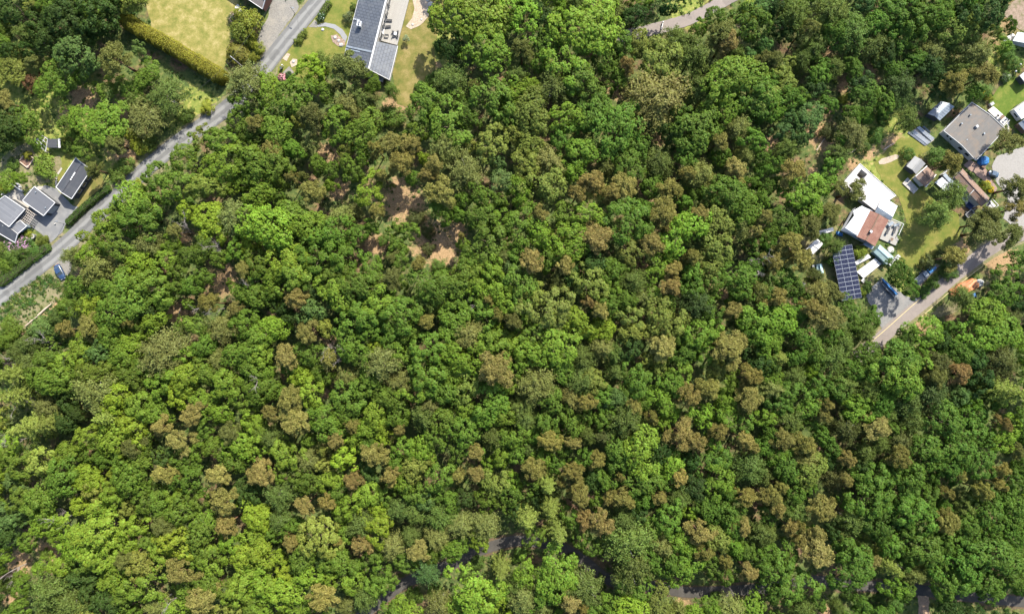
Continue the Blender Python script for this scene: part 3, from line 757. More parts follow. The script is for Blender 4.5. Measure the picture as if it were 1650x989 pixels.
lounger(627, 34, -3, .5, 'dark lounger on the pale deck, nearer the top of the photo', BLACK)
lounger(625, 44, 5, .5, 'dark lounger on the pale deck, just above the white table', BLACK)
table(617, 52.5, 80, .5, 'white garden table on the deck against the tiled house', WHITE, 1.5, 1.0)
table(623.5, 58.5, -4, .5, 'low narrow dark table on the deck beside the white table', BLACK, 1.1, .5)
for q in ((634, 52.5, 0, 'dark garden chair on the deck, left chair of the upper pair'), (641, 52.5, 180, 'dark garden chair by the deck edge, right chair of the upper pair'), (634.5, 59, 0, 'dark garden chair on the deck, left chair of the lower pair'), (640.5, 60, 180, 'dark garden chair by the deck edge, right chair of the lower pair')):
    chair(q[0], q[1], q[2], .5, q[3], BLACK, 'chairs round the deck table')
table(637.6, 56, 80, .5, 'square grey table between the four dark deck chairs', METAL, .8, .8)
def barbecue(px, py, z):
    t = thing('barbecue_grill', 'black barbecue grill on the deck close to the white house wall', 'grill', P(px, py, z), R_(15))
    local(t, 'body', BLACK, lambda m: m.box((0, 0, .55), .75, .5, .25)); local(t, 'lid', METALB, lambda m: m.prism([Vector(v) for v in ((-.37, -.25, .8), (.37, -.25, .8), (.37, .25, .8), (-.37, .25, .8))], [Vector(v) for v in ((-.37, -.12, 1.02), (.37, -.12, 1.02), (.37, .15, 1.02), (-.37, .15, 1.02))]))
    for x in (-.33, .33):
        for y in (-.2, .2): local(t, 'leg', METALB, lambda m: m.box((x, y, 0), .05, .05, .55))
barbecue(626.5, 10, .5)

def rock(px, py, r, label, seed, group, flatn=.6, z=0):
    rr = np.random.default_rng(seed); bm = bmesh.new(); bmesh.ops.create_icosphere(bm, subdivisions=2, radius=r)
    for v in bm.verts:
        v.co *= 1 + .28 * (rr.random() - .5); v.co.z *= flatn
    me = bpy.data.meshes.new('rock'); bm.to_mesh(me); bm.free()
    o = link('rock', me, STONE); o.location = P(px, py, 0) + Vector((0, 0, r * .2 + z)); return tag(o, label, 'rock', group)
for i, (a, b, r, lb) in enumerate(((694, 8, .8, 'large grey rock at the right edge of the sand patch'), (691, 17, .6, 'grey rock below the large one on the edge of the sand patch'), (679, 32, .35, 'small stone on the lower right rim of the sand patch'), (665, 40, .4, 'pale stone at the lower end of the sand patch'), (689, 1, .5, 'grey rock at the top right of the sand patch'),
                                 (540, 61, .5, 'pale rock in the bed at the end of the curved path'), (546, 66, .45, 'grey rock in the middle of the bed by the curved path'), (550, 73, .6, 'dark grey rock at the lower end of the bed by the house'), (473, 100, .45, 'pale boulder in the rocky patch on the garden lawn'), (520, 48, .4, 'pale stone on the lawn below the curved path'))):
    rock(a, b, r, lb, i, 'garden rocks')

# ------------------------------------------------------------------ the white-trimmed houses on the left
gable('black_roofed_cottage', 'long cottage with black gabled roof and white edges beside the pine', 'house', [(122.4,254.5),(147.4,273.3),(115.7,320.6),(90.7,301.8)], 3.0, 4.0, ROOFBLK, WALLD, wins=((1, [(.25, 1.2, 1, 1.1), (.5, 1.2, 1, 1.1), (.75, 1.2, 1, 1.1)]), (2, [(.5, 1.3, 1, 1.1)])), doors=((0, .5),))
r = bpy.context.scene.objects['black_roofed_cottage']
g = MB(r.location)
for a, b, s in ((120.3, 280, .8), (118.4, 283, .35), (116.5, 286, .5), (114.6, 289.4, .4)):
    g.box(P(a, b, 3.95) + Vector((0, 0, 0)), .35, s, .16, R_(-34))
g.build('roof_vent', WHITE, r)
flat('flat_roofed_garage', 'flat-roofed garage with dark grey roof and white edges on the courtyard', 'garage', [(55.6,301.1),(89,326.7),(70.6,347.8),(36.7,323.4)], 3.0, ROOFGRY, WALLD, wins=())
r = bpy.context.scene.objects['flat_roofed_garage']
for a, b in ((58, 310), (74, 335)): addbox(r, 'roof_vent', a, b, 3.0, .3, .3, .3, .6, METALB)
# garage door on the side that faces the courtyard
r = bpy.context.scene.objects['flat_roofed_garage']
def face_towards(c, dirv):
    best = max(range(len(c)), key=lambda i: Vector(((c[(i + 1) % len(c)] - c[i]).y, -(c[(i + 1) % len(c)] - c[i]).x, 0)).normalized().dot(dirv)); return best
c = inset(ccw([P(x, y, 3) for x, y in ((55.6,301.1),(89,326.7),(70.6,347.8),(36.7,323.4))]), .3)
e = face_towards(c, Vector((.7, -.7, 0))); door(r, c[e], c[(e + 1) % 4], .5, 2.6, 2.2, WALLG)
# two-part house at the left edge
r, c, w = flat('grey_roofed_house', 'house with stepped grey and black roofs and white edges at the left edge', 'house', [(8.3,315.6),(40.6,337.3),(15,365.6),(-24,338)], 3.7, ROOFSTR, WALLD)
c2 = [P(-26, 336, 3.5), P(15, 365.9, 3.5), P(30, 376.5, 2.5), P(24.5, 391, 2.5), P(-30, 366, 2.5)]
m = MB(r.location); m.slab([P(-27, 339, 3.45), P(14.6, 366.8, 3.45), P(28.6, 377.6, 3.1), P(24.5, 391, 2.5), P(-30, 359, 2.5)], .16); m.build('lower_roof', ROOFBLK, r)
m = MB(r.location); q = inset([Vector((p.x, p.y, 0)) for p in ccw([P(-27, 339), P(16, 366), P(28, 378), P(24.5, 391), P(-30, 359)])], .4); m.prism(q, [p + Vector((0, 0, 2.35)) for p in q]); m.build('wall', WALLD, r)
q2 = ccw([P(33, 355, 2.9), P(43.4, 364.5, 2.9), P(29, 377, 2.9), P(15.8, 367.4, 2.9)])
m = MB(r.location); m.slab(q2, .18); m.build('porch_roof', ROOFSTR, r)
trims(r, [(q2[i], q2[(i + 1) % 4]) for i in range(4)])
trims(r, [(P(24.5, 391, 2.5), P(-30, 359, 2.5)), (P(28.6, 377.6, 3.1), P(24.5, 391, 2.5))])
q3 = inset([Vector((p.x, p.y, 0)) for p in q2], .5); m = MB(r.location); m.prism(q3, [p + Vector((0, 0, 2.75)) for p in q3]); m.build('porch', surf('porch_glass_wall', (.3, .36, .4), (.22, .28, .33), 1, .3), r)
g = MB(r.location)
for k in range(3): g.box(P(5 + k * 1.6, 362.5 - k * .1, 3.2) , .12, .5, .1, R_(-20))
g.build('roof_hatch', WHITE, r)
CLEAR.append([(-30, 339), (45, 335), (45, 365), (26, 392), (-30, 366)])
# terrace wall (white), pergola, frame shed
def wall_line(name, label, cat, px, h, w, mat, base=0):
    q = [P(x, y, h) for x, y in px]; mb = MB(Vector((q[0].x, q[0].y, 0)))
    for a, b in zip(q, q[1:]):
        d = (b - a).normalized(); s = Vector((-d.y, d.x, 0)) * w / 2
        mb.prism([Vector((v.x, v.y, base)) for v in (a - s, b - s, b + s, a + s)], [Vector((v.x, v.y, h)) for v in (a - s, b - s, b + s, a + s)])
    o = link(name, mb.mesh(name), mat); o.location = (q[0].x, q[0].y, 0); return tag(o, label, cat)
wall_line('terrace_wall', 'white angled wall round the terrace of the grey-roofed house', 'wall', [(2, 314), (16.7, 295.7), (35, 308)], 1.0, .25, WHITE)
wall_line('garden_wall', 'white low wall piece standing above the terrace of the grey-roofed house', 'wall', [(24, 293.5), (30, 299), (31, 302)], .9, .3, WHITE)
def pergola():
    c = [P(43, 336, 2.4), P(57, 346, 2.4), P(47, 362, 2.4), P(31, 352, 2.4)]
    t = thing('pergola', 'open timber pergola of crossed slats between garage and grey-roofed house', 'pergola', Vector(((c[0].x + c[2].x) / 2, (c[0].y + c[2].y) / 2, 0)))
    for p in c:
        m = MB(t.location); m.box((p.x, p.y, 0), .12, .12, 2.4); m.build('post', WOOD, t)
    m = MB(t.location)
    for k in range(6): m.beam(c[0].lerp(c[3], k / 5), c[1].lerp(c[2], k / 5), .11, .14)
    m.build('beam', WOOD, t); m = MB(t.location)
    for k in range(7): m.beam(c[0].lerp(c[1], k / 6) + Vector((0, 0, .13)), c[3].lerp(c[2], k / 6) + Vector((0, 0, .13)), .09, .12)
    m.build('slat', WOOD, t)
pergola()
flat('garden_shed', 'small garden shed with dark roof and white gable board behind the open white frame', 'shed', [(76.5,224),(95.5,224),(95.5,238),(76.5,238)], 2.3, ROOFBLK, WALLD, trim=False)
r = bpy.context.scene.objects['garden_shed']
trims(r, [(P(95.6, 223.6, 2.35), P(96.2, 238.4, 2.35))], .5, .2)
def frame():
    h = 2.2; c = [P(68.6, 219, h), P(77, 224.5, h), P(73.5, 244.5, h), P(56.5, 227, h)]
    t = thing('open_shelter', 'open white-grey timber shelter without a roof, leaning out from the small shed', 'shelter', Vector((P(68, 230).x, P(68, 230).y, 0)))
    for p in c:
        m = MB(t.location); m.box((p.x, p.y, 0), .12, .12, h); m.build('post', WOOD, t)
    m = MB(t.location)
    for i in range(4): m.beam(c[i], c[(i + 1) % 4], .14, .16)
    m.beam(c[0].lerp(c[3], .35), c[1].lerp(c[2], .35), .12, .14); m.beam(c[0].lerp(c[3], .7), c[1].lerp(c[2], .7), .12, .14); m.beam(c[0].lerp(c[1], .5), c[3].lerp(c[2], .5), .12, .14)
    m.build('beam', WHITE, t)
frame()
def raised_bed():
    c = [P(42, 246, .4), P(55, 256, .4), P(44.5, 270.5, .4), P(31, 260, .4)]
    t = thing('raised_bed', 'square timber raised bed with brown soil below the small shed', 'planter', Vector(((c[0].x + c[2].x) / 2, (c[0].y + c[2].y) / 2, 0)))
    m = MB(t.location)
    for i in range(4): m.beam(c[i], c[(i + 1) % 4], .22, .35)
    m.build('frame', surf('pinkish_wood', (.5, .37, .28), (.42, .31, .24), 3, .85), t); m = MB(t.location); m.slab([Vector((p.x, p.y, .25)) for p in inset(ccw(c), .12)], .2); m.build('soil', surf('dark_soil', (.17, .10, .07), (.1, .06, .045), 3, .95), t)
    CLEAR.append([to_px(p.x, p.y) for p in c]); return t
raised_bed()
def pot(px, py, r, h, label, mat):
    t = thing('planter_pot', label, 'planter', P(px, py)); local(t, 'pot', mat, lambda m: m.lathe((0, 0, 0), [(0, 0), (r * .85, 0), (r, h), (r * .9, h), (r * .86, h - .12), (0, h - .12)], 20)); local(t, 'soil', surf('pot_soil', (.33, .31, .29), (.25, .23, .21), 3, .95), lambda m: m.lathe((0, 0, 0), [(r * .85, h - .1), (0, h - .08)], 20))
pot(55.5, 381, .75, 1.0, 'large round grey planter at the lower edge of the grey courtyard', surf('pot_grey', (.16, .17, .17), (.12, .13, .13), 3, .7))
pot(90, 360.5, .22, .5, 'small white pot alone in the middle of the grey courtyard', WHITE)
pot(22, 278, .35, .45, 'small dark tub in the garden left of the green round bush', BLACK)
pot(46, 269, .5, .4, 'purple-brown low tub at the corner of the raised bed', surf('plum', (.2, .08, .12), (.14, .06, .09), 3, .7))

def lamp(px, py, h, ax, ay, label):
    t = thing('street_lamp', label, 'street lamp', P(px, py)); GP = surf('galvanised', (.28, .29, .3), (.22, .23, .24), 3, .4, metal=.5)
    local(t, 'post', GP, lambda m: m.tube([(0, 0, 0), (0, 0, .9), (0, 0, h)], [.11, .075, .05], 10))
    local(t, 'arm', GP, lambda m: m.tube([(0, 0, h - .1), (ax * .5, ay * .5, h + .12), (ax, ay, h + .15)], [.045, .04, .04], 8))
    a = math.atan2(ay, ax); hd = local(t, 'lamp_head', GP, lambda m: m.box((ax * 1.2, ay * 1.2, h + .1), .62, .26, .13, a)); local(t, 'lens', WHITE, lambda m: m.box((ax * 1.2, ay * 1.2, h + .075), .45, .2, .03, a), hd)
lamp(104, 360.5, 4.3, .7, .1, 'grey street lamp at the edge of the grey courtyard throwing a long shadow')
lamp(475.5, 22.5, 4.3, .7, -.3, 'grey street lamp where the gravel drive meets the road')

def utility_pole(px, py, h):
    t = thing('utility_pole', 'weathered wooden utility pole beside the yellow-green shrubs by the road', 'pole', P(px, py))
    local(t, 'post', surf('pole_wood', (.36, .34, .31), (.26, .24, .21), 3, .9), lambda m: m.tube([(0, 0, 0), (0, 0, h)], [.15, .11], 10))
    c = local(t, 'crossarm', METAL, lambda m: m.box((0, 0, h - .5), 1.6, .14, .14, R_(-40)))
    for x in (-.6, 0, .6): local(t, 'insulator', WHITE, lambda m: m.lathe((x * math.cos(R_(-40)), x * math.sin(R_(-40)), h - .36), [(.05, 0), (.08, .06), (.05, .12), (0, .16)], 8), c)
    return t
utility_pole(392, 109, 7.6)
def wire(a, b, sag, label, r=.02):
    m = MB(a); n = 14
    m.tube([a.lerp(b, i / n) - Vector((0, 0, sag * 4 * (i / n) * (1 - i / n))) for i in range(n + 1)], r, 5)
    o = link('overhead_wire', m.mesh('overhead_wire'), BLACK); o.location = a; return tag(o, label, 'wire', 'overhead wires')
pt = P(392, 109) + Vector((0, 0, 7.35))
wire(pt, P(478, -14) + Vector((0, 0, 7.3)), .7, 'thin dark wire running from the utility pole up across the gravel drive', .03)
wire(pt + Vector((.3, -.2, 0)), P(300, 184) + Vector((0, 0, 6.5)), .8, 'thin dark wire running from the utility pole down over the roadside trees', .03)

def wheelie_bin(px, py):
    t = thing('waste_bin', 'black wheeled waste bin beside the pink rhododendron', 'bin', P(px, py), R_(30))
    local(t, 'body', BLACK, lambda m: m.prism([Vector(v) for v in ((-.22, -.24, .08), (.22, -.24, .08), (.22, .24, .08), (-.22, .24, .08))], [Vector(v) for v in ((-.29, -.34, 1.0), (.29, -.34, 1.0), (.29, .3, 1.0), (-.29, .3, 1.0))]))
    local(t, 'lid', surf('bin_lid', (.05, .06, .055), (.04, .045, .04), 2, .5), lambda m: m.box((0, 0, 1.0), .62, .74, .07))
    for s in (-1, 1): local(t, 'wheel', BLACK, lambda m: m.tube([(s * .26, .28, .1), (s * .32, .28, .1)], .1, 12))
wheelie_bin(454.5, 111.5)
def mailbox(px, py):
    t = thing('garden_post', 'short pale post beside the black bin on the garden lawn', 'post', P(px, py)); local(t, 'post', WHITE, lambda m: m.box((0, 0, 0), .14, .14, 1.1)); local(t, 'cap', WHITE, lambda m: m.box((0, 0, 1.1), .35, .25, .3))
mailbox(457, 107.5)
def barrier():
    a = P(1068.5, 36, .9); b = P(1066, 47, .9); t = thing('road_barrier', 'white barrier gate across the brownish upper path', 'barrier', P(1067, 42), 0)
    m = MB(t.location); m.beam(a, b, .2, .18); m.build('bar', WHITE, t)
    for p in (a, b):
        m = MB(t.location); m.box((p.x, p.y, 0), .28, .28, 1.15); m.build('post', WHITE, t)
barrier()
rock(1013, 57.5, .35, 'small reddish-pale stone on the end of the upper path', 90, 'path stones')

# ------------------------------------------------------------------ a car, built once
def car(name, label, px, py, ang, paint, L=4.3, Wd=1.78, H=1.45):
    t = thing(name, label, 'car', P(px, py), R_(ang))
    xs = [-.5, -.47, -.36, -.22, .02, .16, .32, .46, .5]
    hood = [.55, .66, .70, .72, .72, .70, .66, .58, .45]; hw = [.38, .46, .49, .5, .5, .5, .48, .43, .34]
    def body(m):
        rings = []
        for x, z, w in zip(xs, hood, hw):
            X = x * L; Wx = w * Wd; Z = z * H * .92
            rings.append([Vector((X, -Wx * .96, .22)), Vector((X, -Wx, .45)), Vector((X, -Wx * .97, Z * .85)), Vector((X, -Wx * .82, Z)), Vector((X, 0, Z * 1.03)), Vector((X, Wx * .82, Z)), Vector((X, Wx * .97, Z * .85)), Vector((X, Wx, .45)), Vector((X, Wx * .96, .22))])
        for a, b in zip(rings, rings[1:]):
            for k in range(8): m.face([a[k], b[k], b[k + 1], a[k + 1]])
            m.face([a[8], b[8], b[0], a[0]])
        m.face(list(reversed(rings[0]))); m.face(rings[-1])
    local(t, 'body', paint, body, smooth=True)
    zb = .70 * H * .92; zt = H; cabin = [(-.36 * L, .42 * Wd, zb), (.20 * L, .43 * Wd, zb), (.05 * L, .36 * Wd, zt - .03), (-.25 * L, .36 * Wd, zt - .03)]
    def cab(m):
        b = [Vector((cabin[0][0], -cabin[0][1], zb)), Vector((cabin[1][0], -cabin[1][1], zb)), Vector((cabin[1][0], cabin[1][1], zb)), Vector((cabin[0][0], cabin[0][1], zb))]
        q = [Vector((cabin[3][0], -cabin[3][1], zt - .04)), Vector((cabin[2][0], -cabin[2][1], zt - .04)), Vector((cabin[2][0], cabin[2][1], zt - .04)), Vector((cabin[3][0], cabin[3][1], zt - .04))]
        m.prism(b, q)
    local(t, 'window_glass', surf('car_glass', (.05, .07, .09), (.07, .09, .11), 1, .05, spec=.8, bumpy=0), cab)
    local(t, 'roof', paint, lambda m: m.box((-.1 * L, 0, zt - .045), .33 * L, .74 * Wd, .05))
    for s in (-1, 1):
        for x in (-.31, .31):
            w = local(t, 'wheel', BLACK, lambda m: m.tube([(x * L, s * (.5 * Wd - .2), .32), (x * L, s * (.5 * Wd + .01), .32)], .32, 16)); local(t, 'rim', METAL, lambda m: m.tube([(x * L, s * (.5 * Wd), .32), (x * L, s * (.5 * Wd + .02), .32)], .19, 12), w)
        local(t, 'headlight', WHITE, lambda m: m.box((.49 * L, s * .28 * Wd, .58), .08, .3, .14)); local(t, 'tail_light', surf('red_lens', (.4, .01, .01), (.3, .01, .01), 2, .2), lambda m: m.box((-.5 * L, s * .3 * Wd, .68), .06, .25, .18))
    return t
car('parked_car', 'dark blue car parked on the gravel beside the road at the forest edge', 98.8, 438.5, -62, surf('car_paint', (.02, .045, .1), (.02, .04, .09), 1, .25, spec=.6, bumpy=0))
car('parked_car', 'dark blue-grey car parked in the yard below the blue tarpaulin', 1598.5, 281, -15, surf('car_paint_grey', (.05, .08, .12), (.04, .065, .1), 1, .3, spec=.6, bumpy=0), 2.9, 1.55, 1.4)

# ------------------------------------------------------------------ the yard on the right: big grey-roofed house and its sheds
r, c, w, m12 = gable('grey_felt_house', 'large square house with weathered grey felt roof in the right-hand yard', 'house', [(1565.6,165),(1619.5,208.3),(1572.2,258.9),(1520.3,211)], 3.0, 3.7, ROOFFLT, WALLW, trimmat=WALLG, over=.45)
for e in range(4):
    a, b = w[e], w[(e + 1) % 4]; d = (b - a).normalized(); nr = Vector((d.y, -d.x, 0))
    if nr.x < -.4 and nr.y < -.4: windows(r, a, b, [(.15, .6, 1.4, .8), (.26, .6, 1.4, .8), (.6, 1.2, 1.1, 1.1), (.82, 1.2, 1.1, 1.1)])
    if nr.x > .4 and nr.y < -.4: windows(r, a, b, [(.2, 1.2, 1.1, 1.1), (.7, 1.2, 1.1, 1.1)]); door(r, a, b, .45)
    if nr.y > .4: windows(r, a, b, [(.3, 1.4, 1.1, 1.1), (.7, 1.4, 1.1, 1.1)])
for a, b, s in ((1548, 200, .35), (1562, 186, .3), (1584, 216, .4), (1556, 226, .3)): addbox(r, 'roof_vent', a, b, 3.25, s, s, .6, .7, METALB)
addbox(r, 'chimney', 1571, 205, 3.3, .7, .7, 1.0, .7, WALLG)
gable('metal_shed', 'shed with dull blue-grey metal roof, half shaded, left of the grey felt roof', 'shed', [(1494.7,183.4),(1516,163.5),(1538,172),(1514.4,194.5)], 2.5, 3.1, METALB, WALLD, axis=1, trim=False, ribs=.7)
def metal_sheet(px4, z, label, mat, k):
    c = [P(x, y, z) for x, y in px4]; m = MB(c[0]); A, B, C, D = c; n = 9
    for i in range(n):
        for t0, t1, z0, z1 in ((i / n, (i + .5) / n, 0, .05), ((i + .5) / n, (i + 1) / n, .05, 0)):
            q = [A.lerp(B, t0) + Vector((0, 0, z0)), A.lerp(B, t1) + Vector((0, 0, z1)), D.lerp(C, t1) + Vector((0, 0, z1)), D.lerp(C, t0) + Vector((0, 0, z0))]
            m.prism([v - Vector((0, 0, .02)) for v in q], q)
    o = link('corrugated_sheet', m.mesh('corrugated_sheet'), mat); o.location = c[0]; return tag(o, label, 'metal sheet', 'corrugated sheets lying on the grass')
metal_sheet([(1462,214),(1466,212),(1494,232),(1490,235)], .22, 'bluish corrugated metal sheet, leftmost of the pile on the grass', METAL, 0)
metal_sheet([(1467,212),(1474,210),(1500,229),(1494,233)], .35, 'silver corrugated metal sheet in the middle of the pile on the grass', METAL, 1)
metal_sheet([(1477,206),(1482,203.5),(1506,223),(1501,228)], .5, 'bright corrugated metal sheet lying topmost on the right of the pile', METAL, 2)
metal_sheet([(1486,205),(1489,203),(1500,213),(1498,215)], .3, 'narrow short corrugated sheet at the upper right of the pile', METALB, 3)
o = MB(); c = [P(1478, 206, .14), P(1505, 226, .14), P(1492, 235, .14), P(1465, 214, .14)]; o.slab(c, .14); tag(o.build('pallet', WOOD), 'low timber pallet under the corrugated metal sheets', 'pallet')
o = MB(); c = [P(1592, 178, .35), P(1601, 171.5, .35), P(1625, 192.6, .35), P(1617, 202, .35)]; o.slab(c, .35); tag(o.build('terrace_deck', tiles('white_deck', (.6,.58,.55), (.54,.52,.5), (.34,.32,.3), 4, .2, .85, off=.3)), 'white timber deck along the upper right side of the grey felt house', 'deck')
CLEAR.append([(1590,178),(1601,170),(1626,192),(1617,203)])
table(1612, 190, 40, .35, 'brown garden table on the white deck of the grey felt house', WOODD, 1.3, .8)
chair(1606.5, 187, 40, .35, 'dark garden chair on the white deck, left of the brown table', BLACK, 'chairs on the white deck'); chair(1617, 195, 220, .35, 'white garden chair on the white deck, right of the brown table', WHITE, 'chairs on the white deck')
o = MB(); o.box(P(1595.5, 169), 1.1, .8, .9, R_(35)); tag(o.build('storage_box', WALLG, bevel=.05), 'grey storage box at the top end of the white deck', 'box')
wall_line('deck_railing', 'white railing along the lower right end of the white deck', 'railing', [(1627.5, 193.5), (1617.5, 203.5)], 1.0, .1, WHITE, .5)
for i, y in enumerate((199, 203.5, 208, 212.5)):
    o = MB(P(1624.2, y)); o.slab([P(1624.2, y, .05) + Vector((sx * .32, sy * .3, 0)) for sx, sy in ((-1, -1), (1, -1), (1, 1), (-1, 1))], .05)
    m = o.build('stepping_stone', M_PAVEW); m.location = P(1624.2, y); tag(m, ('topmost', 'second from the top', 'third from the top', 'lowest')[i] + ' white stepping stone in the row right of the grey felt house', 'paving stone', 'stepping stones by the deck')
def tarp(name, label, cat, px, py, rx, ry, h, ang, mat, seed, lump=.2):
    rr = np.random.default_rng(seed); bm = bmesh.new(); bmesh.ops.create_icosphere(bm, subdivisions=5, radius=1)
    ph = rr.random(8) * 6
    for v in bm.verts:
        x, y, z = v.co; f = 1 + lump * (.45 * math.sin(3 * x + ph[0] + 2 * y) + .35 * math.sin(5 * y + ph[1] - 2 * z) + .25 * math.sin(9 * x + 4 * z + ph[2]) + .2 * math.sin(13 * y - 7 * x + ph[3]))
        sq = lambda c: math.copysign(abs(c) ** .75, c)
        v.co = Vector((sq(x) * rx * f, sq(y) * ry * f, max(0, sq(z) * h * f)))
    me = bpy.data.meshes.new(name); bm.to_mesh(me); bm.free(); me.polygons.foreach_set('use_smooth', [True] * len(me.polygons))
    o = link(name, me, mat); o.location = P(px, py); o.rotation_euler = (0, 0, R_(ang)); CLEAR.append([(px + a, py + b) for a, b in ((-8, -8), (8, -8), (8, 8), (-8, 8))]); return tag(o, label, cat)
tarp('covered_trampoline', 'round heap under a bright blue tarpaulin at the lower corner of the grey felt house', 'tarpaulin', 1582.5, 260, 1.35, 1.35, 1.5, 0, BLUE, 3, .1)
o = MB(); o.box(P(1583, 269), 1.1, .9, .7, R_(-25)); tag(o.build('storage_box', WOODD, bevel=.04), 'small brown wooden box just below the blue tarpaulin', 'box')
tarp('covered_boat', 'long heap under a crumpled orange tarpaulin beside the side road', 'tarpaulin', 1552, 465, 4.0, 1.75, 1.9, 24, ORANGE, 5, .16)
o = tarp('grey_cover', 'grey cover over the right end of the orange heap', 'tarpaulin', 1576, 456, 1.2, 1.0, 1.3, 10, WALLG, 6, .15); o.location.z = .0
o = tarp('blue_cover', 'small blue tarpaulin tucked below the orange heap', 'tarpaulin', 1567, 476, .9, .7, .8, 20, BLUE, 8, .2)
gable('grey_shed', 'small shed with smooth grey gabled roof on the right-hand lawn', 'shed', [(1474.3,251.4),(1491.4,264),(1476.3,281),(1460.5,267.9)], 2.6, 3.1, surf('smooth_grey_roof', (.19, .19, .19), (.17, .17, .17), 2, .6), WALLD, axis=0, trim=False, wins=((2, [(.3, .9, .9, 1), (.7, .9, .9, 1)]), (3, [(.5, .9, .9, 1)])))
r, c, w, m12 = gable('rusty_roofed_shed', 'shed with mottled rust-brown gabled roof touching the small grey shed', 'shed', [(1493.4,267.9),(1507.8,281),(1490.7,301.4),(1475,285)], 2.5, 3.2, ROOFBRN, WALLW, axis=1, trim=False)
trims(r, [(P(1475, 284.6, 2.6), P(1493.4, 267.5, 2.6)), (P(1491.2, 301.8, 2.6), P(1508.3, 281.3, 2.6))], .22, .2)
def pallet_deck():
    c = [P(1462.5, 286, .35), P(1480, 304.6, .35), P(1472.3, 312.5, .35), P(1454, 295.4, .35)]
    t = thing('slatted_platform', 'slatted pale timber platform on the lawn below the grey shed', 'platform', Vector((P(1467, 300).x, P(1467, 300).y, 0)))
    m = MB(t.location)
    for k in range(15):
        a = c[0].lerp(c[1], (k + .5) / 15); b = c[3].lerp(c[2], (k + .5) / 15); m.beam(a, b, .2, .05)
    m.build('slats', surf('pale_slat', (.52, .49, .46), (.38, .35, .32), 2, .85), t); m = MB(t.location)
    for s in (.1, .5, .9): m.beam(c[0].lerp(c[3], s) - Vector((0, 0, .1)), c[1].lerp(c[2], s) - Vector((0, 0, .1)), .12, .2)
    m.build('joists', WOODD, t); CLEAR.append([(1462, 284), (1482, 304), (1472, 314), (1452, 296)])
pallet_deck()
flat('ribbed_carport', 'carport with bright white ribbed roof, half under a tree', 'carport', [(1518.3,285.6),(1536.5,302.5),(1523,308.5),(1506.5,294)], 2.5, METAL, WALLG, trim=False, ribs=.45, ribedge=1, open_sides=True)
flat('narrow_lean_to', 'narrow dark grey lean-to roof beside the long brown roof', 'shed', [(1523.6,279),(1550,306),(1545,310.5),(1519.6,283)], 2.4, METALB, WALLD, trim=False)
wall_line('white_fence', 'short white board fence at the upper end of the narrow lean-to', 'fence', [(1534, 269.5), (1526, 276), (1519.6, 281)], 1.6, .12, WHITE)
r, c, w, m12 = gable('long_brown_building', 'long low building with weathered brown gabled roof in the right-hand yard', 'house', [(1551,271.8),(1594.5,319),(1581.4,333),(1538,286)], 2.8, 3.5, ROOFBRN, WALLW, axis=1, trim=False, wins=((0, [(.25, 1, .9, 1.1), (.6, 1, .9, 1.1)]), (2, [(.25, 1, .9, 1.1), (.6, 1, .9, 1.1)])))
trims(r, [(P(1562, 313.6, 2.95), P(1569, 306, 3.45))], .2, .1, WHITE, 'verge_board', .1)
o = MB(); o.slab([P(1550,310,.3),(P(1556,312,.3)),P(1573,333,.3),P(1562,336,.3),P(1547,315,.3)], .3); tag(o.build('terrace_deck', M_PAVEW), 'cream paved terrace along the lower left of the long brown building', 'terrace')
o = MB(); o.box(P(1561.5, 332), 1.9, 1.5, .35, R_(-40)); o = tag(o.build('cold_frame', surf('navy_cover', (.015, .03, .09), (.01, .02, .06), 2, .4), bevel=.03), 'low box with navy blue cover on the cream terrace', 'cover')
def patio():
    c = [P(1596, 322, .25), P(1605, 331.6, .25), P(1594.5, 341.4, .25), P(1583, 337.5, .25)]
    t = thing('fenced_patio', 'small pale patio framed by a white rail at the end of the brown building', 'patio', Vector((P(1595, 332).x, P(1595, 332).y, 0)))
    m = MB(t.location); m.slab(c, .25); m.build('floor', M_PAVEW, t); m = MB(t.location); up = Vector((0, 0, .9))
    for a, b in zip(c, c[1:]): m.beam(a + up, b + up, .14, .14)
    for p in c: m.box((p.x, p.y, .25), .12, .12, .9)
    m.build('railing', WHITE, t)
    CLEAR.append([(1583, 320), (1606, 331), (1594, 343), (1580, 338)])
patio()
lounger(1591, 330, 45, .25, 'dark lounger on the small pale patio with white rail', BLACK)
def trailer(name, label, px, py, ang, L, Wd, mats, load=None, sides=.35):
    t = thing(name, label, 'trailer', P(px, py), R_(ang))
    local(t, 'bed', mats[0], lambda m: m.box((0, 0, .5), L, Wd, .1)); 
    def sd(m):
        for s in (-1, 1): m.box((0, s * (Wd / 2 - .03), .6), L, .06, sides)
        for s in (-1, 1): m.box((s * (L / 2 - .03), 0, .6), .06, Wd - .13, sides)
    local(t, 'side_boards', mats[1], sd)
    for s in (-1, 1):
        for x in ((-.6, .35) if L > 4 else (-.2,)):
            w = local(t, 'wheel', BLACK, lambda m: m.tube([(x, s * (Wd / 2 + .02), .32), (x, s * (Wd / 2 + .24), .32)], .32, 14)); local(t, 'rim', METAL, lambda m: m.tube([(x, s * (Wd / 2 + .23), .32), (x, s * (Wd / 2 + .26), .32)], .16, 10), w)
    local(t, 'drawbar', METALB, lambda m: m.beam((L / 2, 0, .5), (L / 2 + 1.1, 0, .5), .12, .1))
    CLEAR.append([(px - 12, py - 8), (px + 12, py - 8), (px + 12, py + 8), (px - 12, py + 8)])
    return t
trailer('box_trailer', 'small black trailer with pale edge at the foot of the cream terrace', 1559.5, 345, 40, 2.3, 1.3, (BLACK, WALLG))
t = trailer('flatbed_trailer', 'long flatbed trailer carrying a blue cover beside the hedge', 1488, 442.5, 42, 6.4, 1.9, (surf('trailer_steel', (.16, .17, .18), (.1, .11, .12), 3, .6), METALB))
